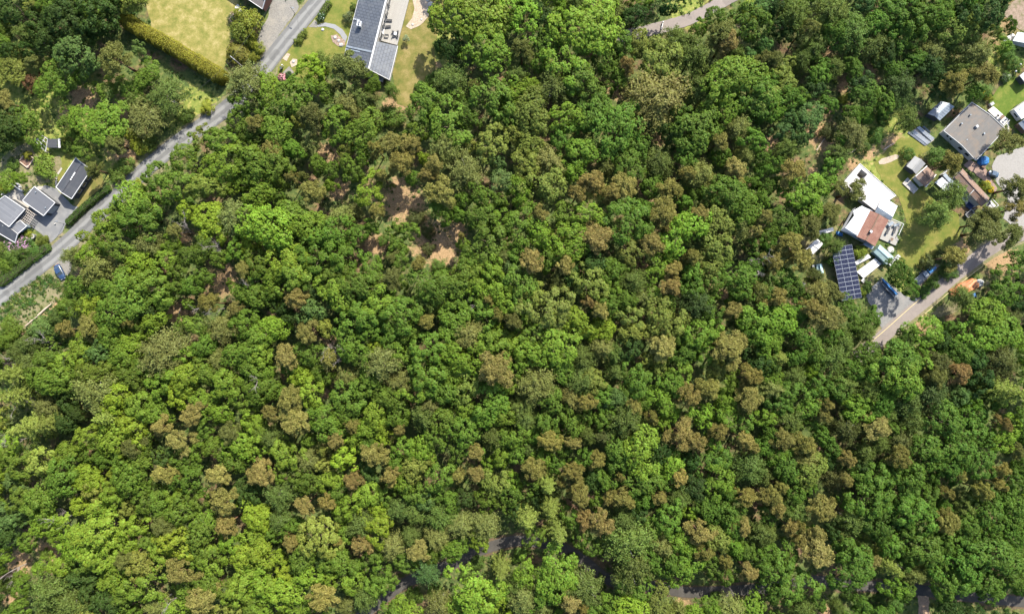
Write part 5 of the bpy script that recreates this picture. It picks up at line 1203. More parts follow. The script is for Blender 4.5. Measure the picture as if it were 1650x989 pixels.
# ------------------------------------------------------------------ trees: tile-wise survey of the crowns seen in the photograph
# kind+tint x y r, in units of a third of a photo pixel from the tile's corner
SURVEY = {
(0, 0): """od 60 40 90;bg 125 160 60;og 260 20 80;od 190 130 65;od 330 100 100;od 470 60 110;od 500 130 65;ol 640 5 60;od 560 30 60;og 420 20 80;og 20 220 50;ol 60 330 85;pk 165 300 45;ot 360 240 105;pk 550 280 98;og 280 395 100;or 155 400 45;pn 30 490 60;od 55 600 85;og 140 600 78;ot 680 250 40;og 730 350 55;bg 810 470 105;og 680 400 50;og 620 430 60;bl 700 570 105;og 490 600 120;og 330 590 62;pk 550 690 60;og 400 720 50;om 105 860 34;um 215 805 60;od 20 690 55;pk 450 815 46;bl 1165 400 100;ol 965 665 52;og 1080 690 70;og 1150 600 60;og 905 760 72;om 1090 800 90;og 770 860 70;om 640 950 90;pn 1235 600 50;uy 640 900 40;og 1180 500 70;om 1210 760 70;og 850 900 90;ol 1000 900 70;um 30 870 50;um 60 650 40;og 560 380 50;ug 300 690 35;ug 330 720 30;um 350 640 30;uy 130 750 22;ug 60 790 30;uy 20 900 30;ug 560 850 40;ug 600 800 45;uy 680 700 50;uy 640 660 40;ug 720 690 40;ug 900 560 40;uy 1000 520 35;bg 640 480 50;od 250 200 60;od 60 250 50;od 410 170 60;od 330 30 90;ol 180 30 60""",
(400, 0): """bg 335 235 62;oy 315 340 70;pk 480 320 92;pk 430 415 36;og 270 430 70;om 110 440 60;og 190 510 90;bl 480 500 70;bg 700 445 78;bl 590 470 40;pn 50 590 55;pk 310 560 70;bl 300 690 82;po 110 720 58;og 430 610 80;og 560 630 80;po 620 720 46;pk 530 580 40;po 700 700 70;og 60 800 88;og 140 790 78;po 210 860 36;pk 265 850 26;og 480 790 80;oy 850 770 32;om 590 930 70;po 640 850 60;po 740 790 80;og 790 860 55;po 900 800 50;po 930 930 80;po 310 930 90;om 60 930 70;om 1090 80 140;og 1020 145 46;od 985 250 70;om 1170 265 110;og 1235 120 60;bg 980 400 90;pk 1090 415 40;og 1185 480 100;og 850 510 80;og 970 600 108;og 1050 560 60;og 820 640 60;bl 960 720 82;bl 1050 830 90;ol 1180 700 82;og 1240 560 60;ot 1230 880 60;og 1130 950 60;ug 880 390 36;ug 920 220 32;og 150 640 70;bg 540 470 60;po 780 700 60;ug 700 560 60;ol 470 715 45;og 340 800 60;ud 640 560 50;ol 230 580 50;og 20 640 60;om 400 900 60;og 700 900 50;ug 830 420 30;pn 860 850 45;og 690 340 1""",
(820, 0): """om 50 70 100;om 380 150 132;og 565 190 82;pk 65 240 60;og 190 215 70;om 270 330 110;og 350 400 90;bg 210 430 84;bg 30 370 52;om 20 480 60;ol 105 550 88;om 275 580 80;og 260 680 62;og 410 560 90;og 520 620 112;ol 100 690 60;ol 25 640 52;bl 200 780 78;ol 80 800 70;om 360 740 78;om 300 830 52;ol 180 905 78;og 570 800 80;bl 470 800 50;bg 720 790 70;ol 735 295 100;pr 570 320 46;bo 705 475 165;bg 810 195 75;bg 890 270 90;pk 1020 160 80;pn 1050 200 70;og 1150 120 90;ot 1150 285 42;pk 1235 290 52;om 1070 390 112;og 1180 440 100;ol 1215 480 70;bg 920 430 72;om 1050 530 80;og 900 640 102;og 870 720 70;bl 1100 620 72;po 1010 690 52;og 1160 680 62;pn 1100 820 66;pn 1110 885 36;bl 1140 750 52;pn 405 880 62;pn 330 940 50;pn 560 890 76;po 500 930 55;po 780 910 62;bl 920 850 78;pn 860 840 42;og 1060 950 90;og 690 900 50;bg 330 20 60;bg 500 30 72;od 610 80 62;od 770 20 60;uy 1180 50 62;og 470 430 60;og 460 290 60;od 700 600 60;og 620 720 60;og 820 560 60;od 180 100 60;od 100 30 50;og 980 60 60;ol 640 230 60;bg 750 250 50;ot 1210 60 60;og 950 560 60;om 40 900 50;og 1200 560 60;bg 1080 250 60""",
(1230, 0): """od 30 40 60;bg 150 70 82;pk 220 130 52;bg 330 60 82;ot 480 30 52;bg 430 150 92;bg 530 210 90;bg 250 240 62;og 665 180 72;og 640 60 90;og 730 120 82;od 1050 60 110;og 950 20 80;ol 910 150 72;ol 985 140 62;bl 820 240 82;od 800 330 82;bg 900 230 60;bl 1030 260 90;po 1080 360 72;po 915 395 72;og 620 350 52;bd 660 410 92;og 580 490 62;pk 40 290 46;og 20 420 52;ol 90 410 62;om 30 500 72;og 110 480 62;ot 210 580 76;bg 340 320 62;og 480 460 72;og 300 510 60;bl 430 650 82;bg 370 740 62;og 330 800 62;bg 110 720 92;po 150 830 80;om 190 925 100;og 290 890 60;bg 700 575 66;ug 840 750 44;po 910 790 62;pk 475 940 78;bg 890 955 84;pk 1185 690 78;pk 1230 905 76;ug 1175 375 24;ug 1180 260 42;ug 1220 310 40;om 1140 220 50;ol 1110 160 42;og 180 470 50;og 260 360 60;og 540 120 60;od 470 400 70;og 720 300 60;og 430 340 50;um 500 560 40;uy 390 480 30;ug 640 490 40;ug 580 570 36;og 420 560 50;og 340 160 60;og 300 330 50;bg 180 290 60;ug 1060 440 40;uy 1090 470 22;og 1000 440 50;ug 700 740 34;od 580 270 60;og 1180 130 46;bg 970 330 60;od 240 440 60;om 150 20 60;og 820 90 70;od 860 420 60;ug 550 650 40;ug 480 700 40;ud 310 640 40;og 380 680 40;po 770 760 1;uy 1075 900 26;pk 850 810 34""",
(0, 330): """om 510 100 70;oy 420 155 30;og 565 190 86;og 690 60 100;og 590 80 60;bl 720 190 70;po 835 125 40;og 960 230 90;oy 1020 80 80;bl 1140 70 90;om 450 240 60;bl 335 230 55;bl 460 310 90;bl 590 290 62;om 690 280 62;om 800 275 60;og 870 310 52;og 990 350 90;og 1150 220 60;oy 1215 190 50;po 1190 310 60;og 730 400 92;og 600 470 108;og 785 450 62;og 340 490 68;oy 450 490 62;ot 285 545 62;um 50 590 52;po 430 590 72;po 320 600 50;po 625 570 36;og 555 610 62;om 750 570 108;ot 500 710 62;og 540 660 62;om 400 700 60;bl 785 720 118;po 1010 475 60;og 1190 440 72;og 920 480 42;og 950 580 80;bl 1080 600 80;og 1000 680 52;oy 980 712 36;bl 1070 750 62;po 1140 500 42;og 1200 700 80;og 640 820 72;og 480 810 70;bl 470 900 110;og 260 840 82;bg 180 770 72;sy 60 820 92;sy 70 920 84;bl 230 980 62;bg 150 670 80;bg 90 720 62;om 790 860 82;om 920 830 72;oy 870 920 62;om 1100 870 90;og 1010 810 60;oy 570 930 70;om 690 970 70;om 980 950 60;og 1180 950 62;pn 940 985 52;dw 255 675 42;dw 110 725 38;dp 165 915 52;dw 900 130 46;dw 1090 215 36;dw 1060 500 40;og 870 600 60;om 640 680 60;og 1120 380 40;og 250 750 70;og 40 660 60;od 320 880 50;og 720 780 60;om 890 720 60;og 1180 570 70;og 660 560 50;ug 20 640 40;og 850 400 50;od 720 510 50;og 500 390 60;og 400 400 60;ug 150 20 1;um 350 70 1;uy 210 175 24;ug 60 250 40;ug 100 230 40;um 20 290 40;ug 20 220 40;uy 140 140 20;og 420 480 40;om 330 760 60;og 600 730 60;om 850 830 50""",
(400, 330): """om 100 110 108;og 220 60 82;oy 30 190 42;om 290 110 82;og 170 200 72;oy 340 185 32;bl 450 60 60;og 400 150 82;og 525 150 90;po 620 30 52;og 720 115 78;pn 1030 150 66;ud 870 130 36;ud 870 210 32;ud 800 70 40;og 60 290 70;om 220 280 90;og 330 260 90;og 450 250 80;og 420 345 70;om 120 350 62;og 245 345 88;og 600 310 80;po 820 290 86;pk 690 260 52;pk 690 355 60;og 555 400 90;om 430 420 80;bl 520 385 60;oy 760 390 26;og 890 400 90;og 1000 380 80;om 1090 335 80;om 1180 310 72;og 1160 180 100;om 1220 100 62;og 1130 60 62;bl 1240 245 50;og 30 430 62;po 230 450 66;ot 310 510 60;om 640 470 92;og 740 530 92;og 550 540 90;po 860 565 42;bg 860 470 62;og 1000 560 80;og 1010 465 60;bl 1060 625 80;og 1140 530 72;oy 1200 590 36;po 1160 460 32;po 1205 530 34;om 1200 690 82;om 130 600 92;om 40 600 62;po 290 620 64;og 300 720 62;pn 180 735 68;po 390 745 50;ol 370 590 42;om 50 720 72;og 20 780 60;og 360 825 42;oy 270 830 52;og 500 690 82;oy 620 690 42;og 700 640 62;og 600 610 62;og 880 690 80;oy 815 760 42;bl 650 760 92;om 1040 750 82;og 870 810 92;bl 740 850 70;om 830 880 80;ol 1060 860 72;pn 1190 790 92;om 310 900 112;og 480 930 92;og 570 880 70;bl 470 835 60;og 60 890 72;og 130 900 50;po 200 950 82;og 960 900 62;og 1180 960 82;bl 880 970 62;og 690 930 62;dw 410 690 42;dw 445 755 32;dw 85 825 38;dw 50 375 42;dw 1060 445 36;ud 520 30 40;ud 830 60 30;og 940 20 60;og 130 440 60;od 170 500 60;ug 270 560 40;om 1110 400 60;om 1210 420 60;og 1240 500 50;og 960 640 60;om 1130 680 60;og 740 720 60;om 990 830 60;og 100 810 40;og 220 780 50;og 560 740 60;og 720 200 60;og 960 800 60;og 600 830 60;og 790 620 50;og 1080 280 60;og 30 350 60;og 720 250 60;ug 920 300 40;ug 650 170 30;ud 450 560 40;um 940 340 40""",
(820, 330): """og 50 110 82;po 150 50 52;om 165 150 72;po 240 150 32;og 250 60 62;om 380 60 72;og 570 80 110;bg 500 120 60;po 745 40 82;pn 920 50 52;om 840 130 92;ol 990 210 82;ol 1000 90 82;bl 1110 110 62;pn 420 160 82;pn 690 185 68;pn 755 115 32;ol 590 220 82;om 310 195 80;pn 110 275 68;pn 270 290 56;og 200 260 52;bk 240 370 52;og 60 400 82;ol 385 370 88;bg 600 370 68;om 705 310 60;pn 795 315 48;pn 775 395 56;bl 900 270 60;og 890 340 60;ol 960 310 60;og 1110 360 92;bl 1210 420 62;ol 115 450 70;ol 185 500 100;oy 320 560 72;pr 390 470 38;pn 440 510 48;om 500 410 52;og 495 320 62;bl 665 455 62;bd 900 480 80;og 875 410 60;og 985 440 52;ol 740 550 86;ol 590 540 72;bl 840 550 42;pn 1080 510 52;om 910 620 80;ol 600 620 60;pn 740 680 78;po 1060 695 102;om 1190 570 92;om 230 680 100;og 90 620 72;om 110 720 80;bg 350 740 62;bl 450 690 62;bg 500 720 60;bg 350 850 80;ol 400 850 60;bl 130 870 100;og 250 790 62;og 620 850 82;bg 520 810 52;ol 710 790 42;om 830 800 62;og 850 710 62;om 950 720 52;ol 1000 800 52;po 1160 825 62;po 960 890 62;po 860 920 72;po 1160 935 78;og 1090 900 52;om 1060 860 60;po 385 950 52;ot 515 930 52;om 730 940 62;om 1040 950 52;og 630 950 50;bg 60 980 60;og 200 930 62;po 600 970 52;og 20 250 50;ot 20 320 46;od 300 360 50;od 400 290 60;om 20 500 60;pk 20 560 50;og 480 480 60;og 560 460 50;og 760 470 50;og 980 370 60;og 1180 300 60;dw 1150 260 50;pn 1190 130 40;po 1230 60 50;om 700 440 50;og 800 640 50;od 580 690 60;om 20 680 60;om 30 780 60;og 960 620 50;og 1140 620 50;om 1220 660 60;od 1200 760 60;og 560 900 50;og 790 870 60;og 450 930 60;bl 300 930 60;og 1240 460 60;om 1090 440 60;po 880 250 40;og 660 30 50;og 1130 40 80;bd 1230 300 40;og 960 520 60""",
(1230, 330): """po 20 50 52;og 80 75 60;pk 230 100 72;om 220 30 62;pk 330 40 62;po 120 190 72;po 170 270 72;po 40 280 62;bk 250 345 50;po 60 450 62;po 270 430 82;pk 330 420 60;po 300 540 92;po 240 500 62;bg 350 200 46;og 650 330 66;og 690 415 46;bg 842 48 84;po 900 220 76;pk 1060 130 100;pk 1200 165 68;pk 1000 90 62;po 1230 20 62;og 1230 260 52;og 1165 425 80;bg 970 465 60;om 1070 540 92;om 1130 620 108;om 1020 640 90;om 780 620 96;og 690 625 60;og 520 550 52;om 60 560 82;bg 490 620 62;og 430 590 52;og 640 750 92;om 650 830 112;og 540 730 62;bk 830 770 72;pr 950 815 64;ot 945 925 48;pk 820 830 60;sy 80 740 60;bg 330 740 82;oy 220 800 38;bg 150 830 62;og 260 880 62;og 130 900 62;bg 390 870 62;bd 800 910 90;bg 500 900 62;og 70 960 62;bl 40 890 62;sy 1180 905 105;bk 1150 760 82;bk 1190 550 60;om 1010 970 42;bg 700 950 82;og 430 800 52;og 220 970 60;po 300 960 42;og 140 120 50;og 90 360 60;og 150 400 60;ug 300 170 40;ug 350 260 40;uy 470 230 36;ug 500 400 30;ug 680 290 1;ug 820 380 34;ug 900 330 40;ug 780 420 30;og 400 500 60;om 30 650 60;og 180 640 60;og 240 720 60;og 160 720 50;ug 880 700 50;og 930 720 60;om 1210 640 60;od 1000 760 60;od 1040 850 60;og 590 900 60;og 480 740 60;bg 380 670 60;og 20 760 60;om 40 840 50;og 20 130 50;og 20 200 40;ud 790 280 40;ud 870 250 36;pk 1100 50 60;og 1160 330 60;od 1220 470 60;og 900 590 40;od 860 670 50;og 340 900 60;om 440 960 60;og 560 960 60;og 600 670 40;og 1110 940 50;um 560 300 1;uy 480 420 22;og 150 510 50;ud 430 330 1;og 320 640 50""",
(0, 659): """sy 130 90 100;sy 230 70 80;sy 520 35 72;om 430 130 62;om 560 140 72;oy 650 95 72;og 760 20 60;pn 775 85 54;pn 870 155 68;og 960 200 48;pn 930 30 62;og 1000 100 52;pk 1110 115 62;om 1160 170 82;om 1080 20 52;og 95 240 82;om 40 180 60;ol 210 250 70;om 330 220 62;og 320 320 82;ot 85 345 50;oy 430 340 72;oy 560 310 32;og 640 330 72;pk 640 190 60;og 690 250 62;po 800 310 62;og 910 330 72;pn 1050 320 68;pn 1240 320 52;po 1080 440 82;pn 1095 560 56;og 220 430 82;og 110 420 60;oy 400 460 45;ol 620 480 38;ol 460 390 60;om 560 420 62;og 720 440 62;og 790 450 60;og 880 490 72;pk 780 570 62;oy 860 640 78;om 220 540 92;og 180 470 60;ot 25 530 62;om 470 600 128;om 400 650 82;om 600 640 62;om 660 560 60;pk 600 730 52;ol 700 740 72;og 980 620 82;oy 1230 510 62;po 870 780 78;om 1030 730 72;oy 1190 700 62;om 1120 640 60;om 1200 850 92;om 690 850 92;og 610 900 60;bl 760 950 60;pn 970 920 78;og 1010 830 62;ol 1130 960 52;og 140 640 42;om 200 760 52;og 100 800 50;om 50 710 42;og 20 780 52;bg 250 880 92;bg 350 945 90;ol 400 960 60;od 450 880 60;dw 330 520 45;dw 100 150 42;dw 880 910 40;dw 40 660 38;dw 85 770 42;od 400 800 60;om 280 620 60;om 1240 620 50;og 1130 250 60;og 890 250 60;og 740 640 50;om 780 700 60;om 520 720 80;og 420 720 70;om 560 820 60;og 900 860 50;og 1120 880 60;og 820 520 50;om 500 480 50;om 20 300 50;ol 20 50 50;og 30 100 40;om 1000 550 60;og 960 430 50;od 1180 380 50;od 820 230 60;og 700 170 50;og 590 230 50;od 60 600 50;od 530 920 60;og 940 700 60;ug 30 850 40;um 220 700 30;bg 230 960 60;om 840 960 60;og 1230 950 60;og 500 160 50;om 1220 60 50;om 850 420 50""",
(400, 659): """pn 230 60 82;po 120 20 52;om 60 60 42;og 380 60 82;po 500 80 42;om 570 95 52;oy 650 80 42;pn 730 100 32;bg 850 30 72;og 1050 110 82;og 900 140 62;bg 1190 130 62;om 1220 225 52;pn 425 145 52;om 30 170 62;bg 115 140 60;om 180 220 82;bl 290 250 62;ol 370 270 40;oy 470 225 66;pn 610 220 68;pn 690 320 56;pr 505 345 52;ot 600 320 32;ol 810 270 62;og 930 320 72;pn 1100 210 48;pn 1100 315 48;ol 1190 350 62;po 1015 320 42;pn 65 310 68;bg 150 415 72;pn 275 465 52;og 290 350 62;om 490 465 72;po 380 450 52;bg 730 480 62;ot 850 440 52;oy 630 480 42;og 810 400 60;om 580 405 60;oy 60 530 62;bg 150 540 62;ol 350 610 100;bg 545 560 70;oy 620 560 80;bg 930 520 72;bl 1030 560 72;bl 1140 560 72;bl 910 620 62;pn 545 655 62;pn 820 690 58;pn 205 645 48;oy 1140 660 54;bl 700 660 62;og 430 730 72;og 270 720 62;og 650 800 62;bt 860 790 66;oy 60 690 72;om 80 830 82;om 200 880 82;om 290 800 62;oy 180 790 52;pn 370 900 82;bg 560 900 72;om 490 830 60;og 1000 680 52;om 1100 880 110;oy 1180 920 62;bl 930 950 72;sy 1220 790 62;og 700 960 52;om 60 960 60;og 640 880 60;og 480 20 60;om 620 20 60;og 720 30 60;og 960 40 70;om 1130 40 60;om 1230 30 60;om 520 140 50;og 580 170 50;og 760 190 60;om 840 190 60;og 1010 200 50;og 720 250 50;og 60 110 50;og 250 340 50;om 400 340 50;od 570 300 50;og 440 400 50;og 660 420 50;om 750 350 50;bg 800 500 60;og 970 430 50;od 1050 430 50;og 1150 440 50;og 1230 460 40;od 30 400 50;og 230 560 50;og 470 610 50;og 450 500 40;od 380 720 50;og 520 760 50;og 600 700 50;og 760 740 50;bg 780 620 50;og 880 700 40;po 430 640 30;od 330 680 40;og 120 600 40;ug 1110 740 36;ug 800 900 40;ug 900 880 40;ug 1060 790 40;om 400 800 50;om 20 780 50;om 260 960 50;bl 480 950 50;om 770 960 50;om 1010 950 60;og 1240 870 50""",
(820, 659): """bg 80 50 62;og 180 60 62;og 210 120 50;po 200 150 62;pn 310 160 42;bg 380 120 48;bk 460 130 52;bg 560 50 92;po 690 40 42;pn 830 120 78;pn 900 160 56;po 1010 110 52;pn 1140 150 52;pn 1180 190 34;og 1000 240 72;om 1010 340 82;bg 1160 290 82;om 630 200 92;og 520 190 62;om 780 265 62;po 430 250 48;po 120 280 68;po 310 300 52;po 250 360 32;po 340 410 62;sy 190 370 72;sy 90 530 84;sy 200 480 72;sy 240 610 82;og 460 340 60;og 640 340 82;po 540 330 28;pn 820 330 52;pn 725 425 42;po 490 425 44;po 550 430 64;bg 830 430 64;og 770 520 72;oy 870 500 36;po 1140 420 52;pn 440 545 78;pr 370 540 50;bg 580 640 118;bg 600 760 108;bg 560 540 72;bl 740 660 62;om 850 760 72;pn 920 590 74;ol 1000 620 60;pn 1130 570 48;bg 1220 600 62;om 1080 660 52;po 940 690 50;pn 1160 790 48;po 1050 740 38;og 1220 740 52;og 980 480 62;om 70 800 60;om 230 800 108;bg 370 850 92;pn 290 920 66;bl 70 910 82;bg 40 850 60;om 480 960 52;oy 600 950 72;ol 720 950 72;bl 820 960 62;om 980 960 52;bl 1090 960 72;om 1190 930 62;po 1240 420 50;og 30 400 60;om 20 340 44;og 620 870 62;og 20 130 60;og 40 210 50;bg 100 200 50;om 150 230 50;og 300 60 60;og 460 40 50;bg 640 110 60;od 730 200 60;om 920 30 60;om 1020 30 60;og 1130 60 60;om 1230 40 50;om 980 170 50;og 1230 180 50;og 540 260 60;od 400 330 50;og 700 270 50;od 880 260 50;od 900 380 60;og 730 340 50;og 650 440 50;od 620 500 50;og 690 580 50;om 830 640 60;og 780 740 60;og 680 720 60;og 930 460 50;og 1060 480 60;bg 1100 520 50;og 1050 400 50;bg 1230 320 50;og 1080 570 50;og 980 760 50;og 860 690 50;og 1130 680 50;od 20 490 40;od 130 440 40;og 120 610 50;og 300 520 50;ug 60 700 40;ug 300 700 40;ug 440 820 36;og 160 900 60;bl 160 960 50;og 400 950 50;po 360 960 34;om 900 950 40;ug 1000 900 26;og 560 830 50;bl 560 830 60""",
(1230, 659): """om 20 40 52;bg 130 60 72;po 290 30 42;om 450 20 62;bk 400 100 72;pn 550 90 72;bg 600 20 50;po 200 170 62;po 100 150 60;pn 400 240 48;bg 490 210 52;bk 660 160 62;po 660 235 62;og 870 60 92;og 790 200 92;og 950 170 82;oy 1140 135 72;pr 1150 70 38;pk 1220 200 52;og 1030 250 82;po 1140 290 50;og 1200 340 60;bk 330 330 62;po 390 340 42;og 100 280 62;ol 220 290 72;bl 200 240 60;pn 70 480 48;bg 160 500 62;po 290 480 78;po 90 380 38;po 40 420 52;og 550 330 72;og 700 330 82;og 510 430 92;og 680 410 70;og 800 410 52;po 885 405 38;po 1050 390 52;po 1150 370 42;og 700 490 92;og 780 530 70;po 890 545 68;ol 970 460 52;og 1080 500 82;og 1200 480 72;og 540 560 72;bg 430 540 72;pn 130 570 44;pn 250 600 48;pn 250 690 84;bg 20 600 52;og 420 750 92;pn 520 735 48;og 600 650 62;sy 620 765 72;og 770 670 92;og 1000 670 80;og 950 750 92;og 1100 700 92;og 1180 600 70;og 1180 780 82;og 1050 820 72;og 860 830 72;og 930 830 70;om 610 860 52;bl 720 800 52;og 60 780 82;og 150 850 92;bg 350 950 62;bg 200 970 62;og 40 130 50;om 60 220 50;og 280 130 50;og 330 200 50;bg 560 170 50;bg 720 60 60;og 620 90 40;og 1030 110 60;og 1000 40 60;og 1230 60 50;og 880 280 60;po 940 320 40;og 1230 290 50;og 470 320 50;od 300 260 40;od 460 270 40;og 620 280 50;og 150 420 50;og 20 500 50;po 170 560 30;og 200 560 40;od 330 590 40;og 400 450 40;og 600 480 50;od 620 540 40;og 380 650 50;bg 480 650 40;bl 380 610 40;og 690 590 50;og 860 650 50;og 900 620 50;og 1080 600 60;og 970 560 60;og 1230 700 50;og 1240 550 50;og 1230 840 50;og 680 720 50;po 180 640 40;og 30 700 50;og 120 700 50;og 60 920 60;og 260 930 40;og 480 930 40;ug 420 890 36;ug 560 930 40;ug 640 950 40;og 1100 880 50;og 680 880 40;od 860 950 50;od 1000 960 50;od 1150 970 50;bg 780 790 40;og 1140 440 50;og 860 470 40;og 1020 420 40""",
}
TINT = {  # leaf colours (linear)
 'o': {'d': (.030,.055,.010), 'g': (.065,.109,.013), 'm': (.094,.150,.015), 'y': (.120,.172,.015), 'l': (.116,.140,.025), 't': (.064,.108,.026), 'r': (.075,.042,.02)},
 'u': {'d': (.06,.07,.02), 'g': (.064,.105,.018), 'm': (.086,.138,.018), 'y': (.14,.165,.02)},
 'b': {'d': (.044,.068,.017), 'g': (.076,.106,.022), 'l': (.118,.130,.034), 'o': (.118,.116,.036), 'k': (.064,.076,.02), 't': (.052,.095,.025)},
 'p': {'n': (.150,.128,.036), 'o': (.124,.112,.028), 'k': (.078,.086,.021), 'r': (.155,.108,.036)},
 's': {'y': (.100,.122,.021)},
}
LOOK = {
 'o': {'d': 'dark green', 'g': 'mid green', 'm': 'bright green', 'y': 'yellow-green', 'l': 'pale olive-green', 't': 'silvery green', 'r': 'dark reddish'},
 'u': {'d': 'dull green', 'g': 'green', 'm': 'bright green', 'y': 'yellow-green'},
 'b': {'d': 'dark', 'g': 'soft green', 'l': 'pale olive', 'o': 'bare-twigged tan-olive', 'k': 'dull dark olive', 't': 'bluish green'},
 'p': {'n': 'tan-brown', 'o': 'olive-brown', 'k': 'dark olive', 'r': 'rust-brown'},
 's': {'y': 'yellow-tipped'}, 'd': {'w': 'bare grey', 'p': 'bare pinkish-grey'},
}
KIND = {'o': ('broadleaf_tree', 'broadleaf tree', 'tree', 'broadleaf trees of the forest'), 'b': ('birch_tree', 'feathery birch', 'tree', 'birches of the forest'),
        'p': ('pine_tree', 'pine', 'tree', 'pines of the forest'), 's': ('spruce_tree', 'spruce', 'tree', 'spruces of the forest'),
        'u': ('shrub', 'shrub', 'shrub', 'shrubs at the forest edge and in the gardens'), 'd': ('dead_tree', 'dead tree', 'dead tree', 'dead trees in the forest')}
LAND = [('the solar array', 1364, 440, 26), ('the white-roofed house', 1400, 330, 50), ('the grey felt house', 1568, 212, 55), ('the long brown building', 1566, 302, 32), ('the dark tiled house', 598, 62, 62), ('the black-roofed cottage', 119, 288, 32),
        ('the flat-roofed garage', 63, 324, 26), ('the small garden shed', 86, 231, 14), ('the utility pole', 388, 104, 12), ('the parked blue car', 99, 438, 14), ('the orange heap', 1552, 465, 26), ('the metal shed', 1516, 178, 24),
        ('the caravan', 1646, 178, 22), ('the clipped hedge', 275, 76, 50), ('the gravel parking', 1430, 490, 34), ('the white barrier gate', 1067, 42, 14), ('the bare brown clearing', 705, 390, 40), ('the sand oval', 1432, 257, 16), ('the lane fork', 1487, 955, 20), ('the greenhouse', 1424, 410, 20), ('the sand patch', 676, 20, 22), ('the roadside clearing', 60, 490, 36), ('the caravan lawn', 1620, 150, 20), ('the flatbed trailer', 1490, 440, 22), ('the covered beds', 1400, 430, 22), ('the gravel drive', 450, 40, 30)]
def pip(x, y, poly):
    c = False; j = len(poly) - 1
    for i in range(len(poly)):
        xi, yi = poly[i]; xj, yj = poly[j]
        if (yi > y) != (yj > y) and x < (xj - xi) * (y - yi) / (yj - yi + 1e-12) + xi: c = not c
        j = i
    return c
CBOX = [(min(p[0] for p in q), min(p[1] for p in q), max(p[0] for p in q), max(p[1] for p in q), q) for q in CLEAR]
def in_clear(x, y):
    return any(a <= x <= c and b <= y <= d and pip(x, y, q) for a, b, c, d, q in CBOX)

trees = []          # kind, tint, px, py, r(px)
for (x0, y0), txt in SURVEY.items():
    for e in txt.split(';'):
        k, x, y, r = e.split(); x, y, r = float(x), float(y), float(r)
        if r < 5: continue
        trees.append([k[0], k[1], x0 + x / 2.998, y0 + y / 2.998, r / 2.998])
# the same crown read from two overlapping tiles is one tree
keep = []
for t in trees:
    if not any(a[0] == t[0] and math.hypot(a[2] - t[2], a[3] - t[3]) < .45 * min(a[4], t[4]) for a in keep): keep.append(t)
trees = keep
def garden(px, py): return (px < 400 and py < 300 - (px - 200) * .1 and py < 480 - px * .94) or (px > 1290 and 60 < py < 560 and px > 1290 + max(0, py - 480) * 1.2)
for t in trees:
    if t[0] in 'ob' and not garden(t[2], t[3]): t[4] *= 1.12
    elif t[0] == 'p' and not garden(t[2], t[3]): t[4] *= 1.05
    if t[0] in 'obp' and not garden(t[2], t[3]):
        for bx, by, br in BARE:
            d = math.hypot(t[2] - bx, t[3] - by)
            q, lo = (.8, .5) if (580 < bx < 770 and 290 < by < 450) or (bx, by) in ((362, 455), (285, 505), (30, 905), (80, 885), (545, 305)) else (.55, .62)
            if .3 * t[4] < d < t[4] + q * br: t[4] = max(lo * t[4], min(t[4], d - q * br))
# crowns on the two open roads lean back from the carriageway
RC = [(p.x / MPP + CX, CY - p.y / MPP) for p in smooth_line([P(*q) for q in ROAD1], 8)] + [(p.x / MPP + CX, CY - p.y / MPP) for p in smooth_line([P(*q) for q in ((1012,57),(1060,46),(1090,38),(1112,31),(1135,19),(1160,6))], 6)]
RC += [q for q in ((p.x / MPP + CX, CY - p.y / MPP) for p in smooth_line([P(*q) for q in ROAD3], 6)) if any(a < q[0] < b for a, b in ((612, 668), (712, 838), (905, 975), (1048, 1125), (1315, 1420), (1462, 1500), (1630, 1660)))]
for t in trees:
    if t[0] in 'obpu' and math.hypot(t[2] - 395, t[3] - 140) > 42:
        qx, qy = min(RC, key=lambda q: math.hypot(q[0] - t[2], q[1] - t[3])); d = math.hypot(qx - t[2], qy - t[3]); need = t[4] * .88 + 3
        if 1 < d < need:
            mv = min(need - d, 12); t[2] += (t[2] - qx) / d * mv; t[3] += (t[3] - qy) / d * mv; t[4] *= 1 - .5 * max(0, need - d - mv) / need
def tree_height(k, r):          # r in metres
    return {'o': min(15, 6.8 + r * 1.25), 'b': min(15.5, 7.2 + r * 1.25), 'p': 10.5 + r * .9, 's': 9 + r * 1.8, 'u': .6 + r * .95, 'd': 5.5}[k]
def place(k, px, py, r):
    rm = r * MPP * .95; h = tree_height(k, rm); hc = h * (.66 if k != 'p' else .8) if k != 'u' else h * .6
    for _ in range(2):
        p = P(px, py, hc); z = hill(p.x, p.y); q = P(px, py, hc + z)
    return q.x, q.y, hill(q.x, q.y), rm, h
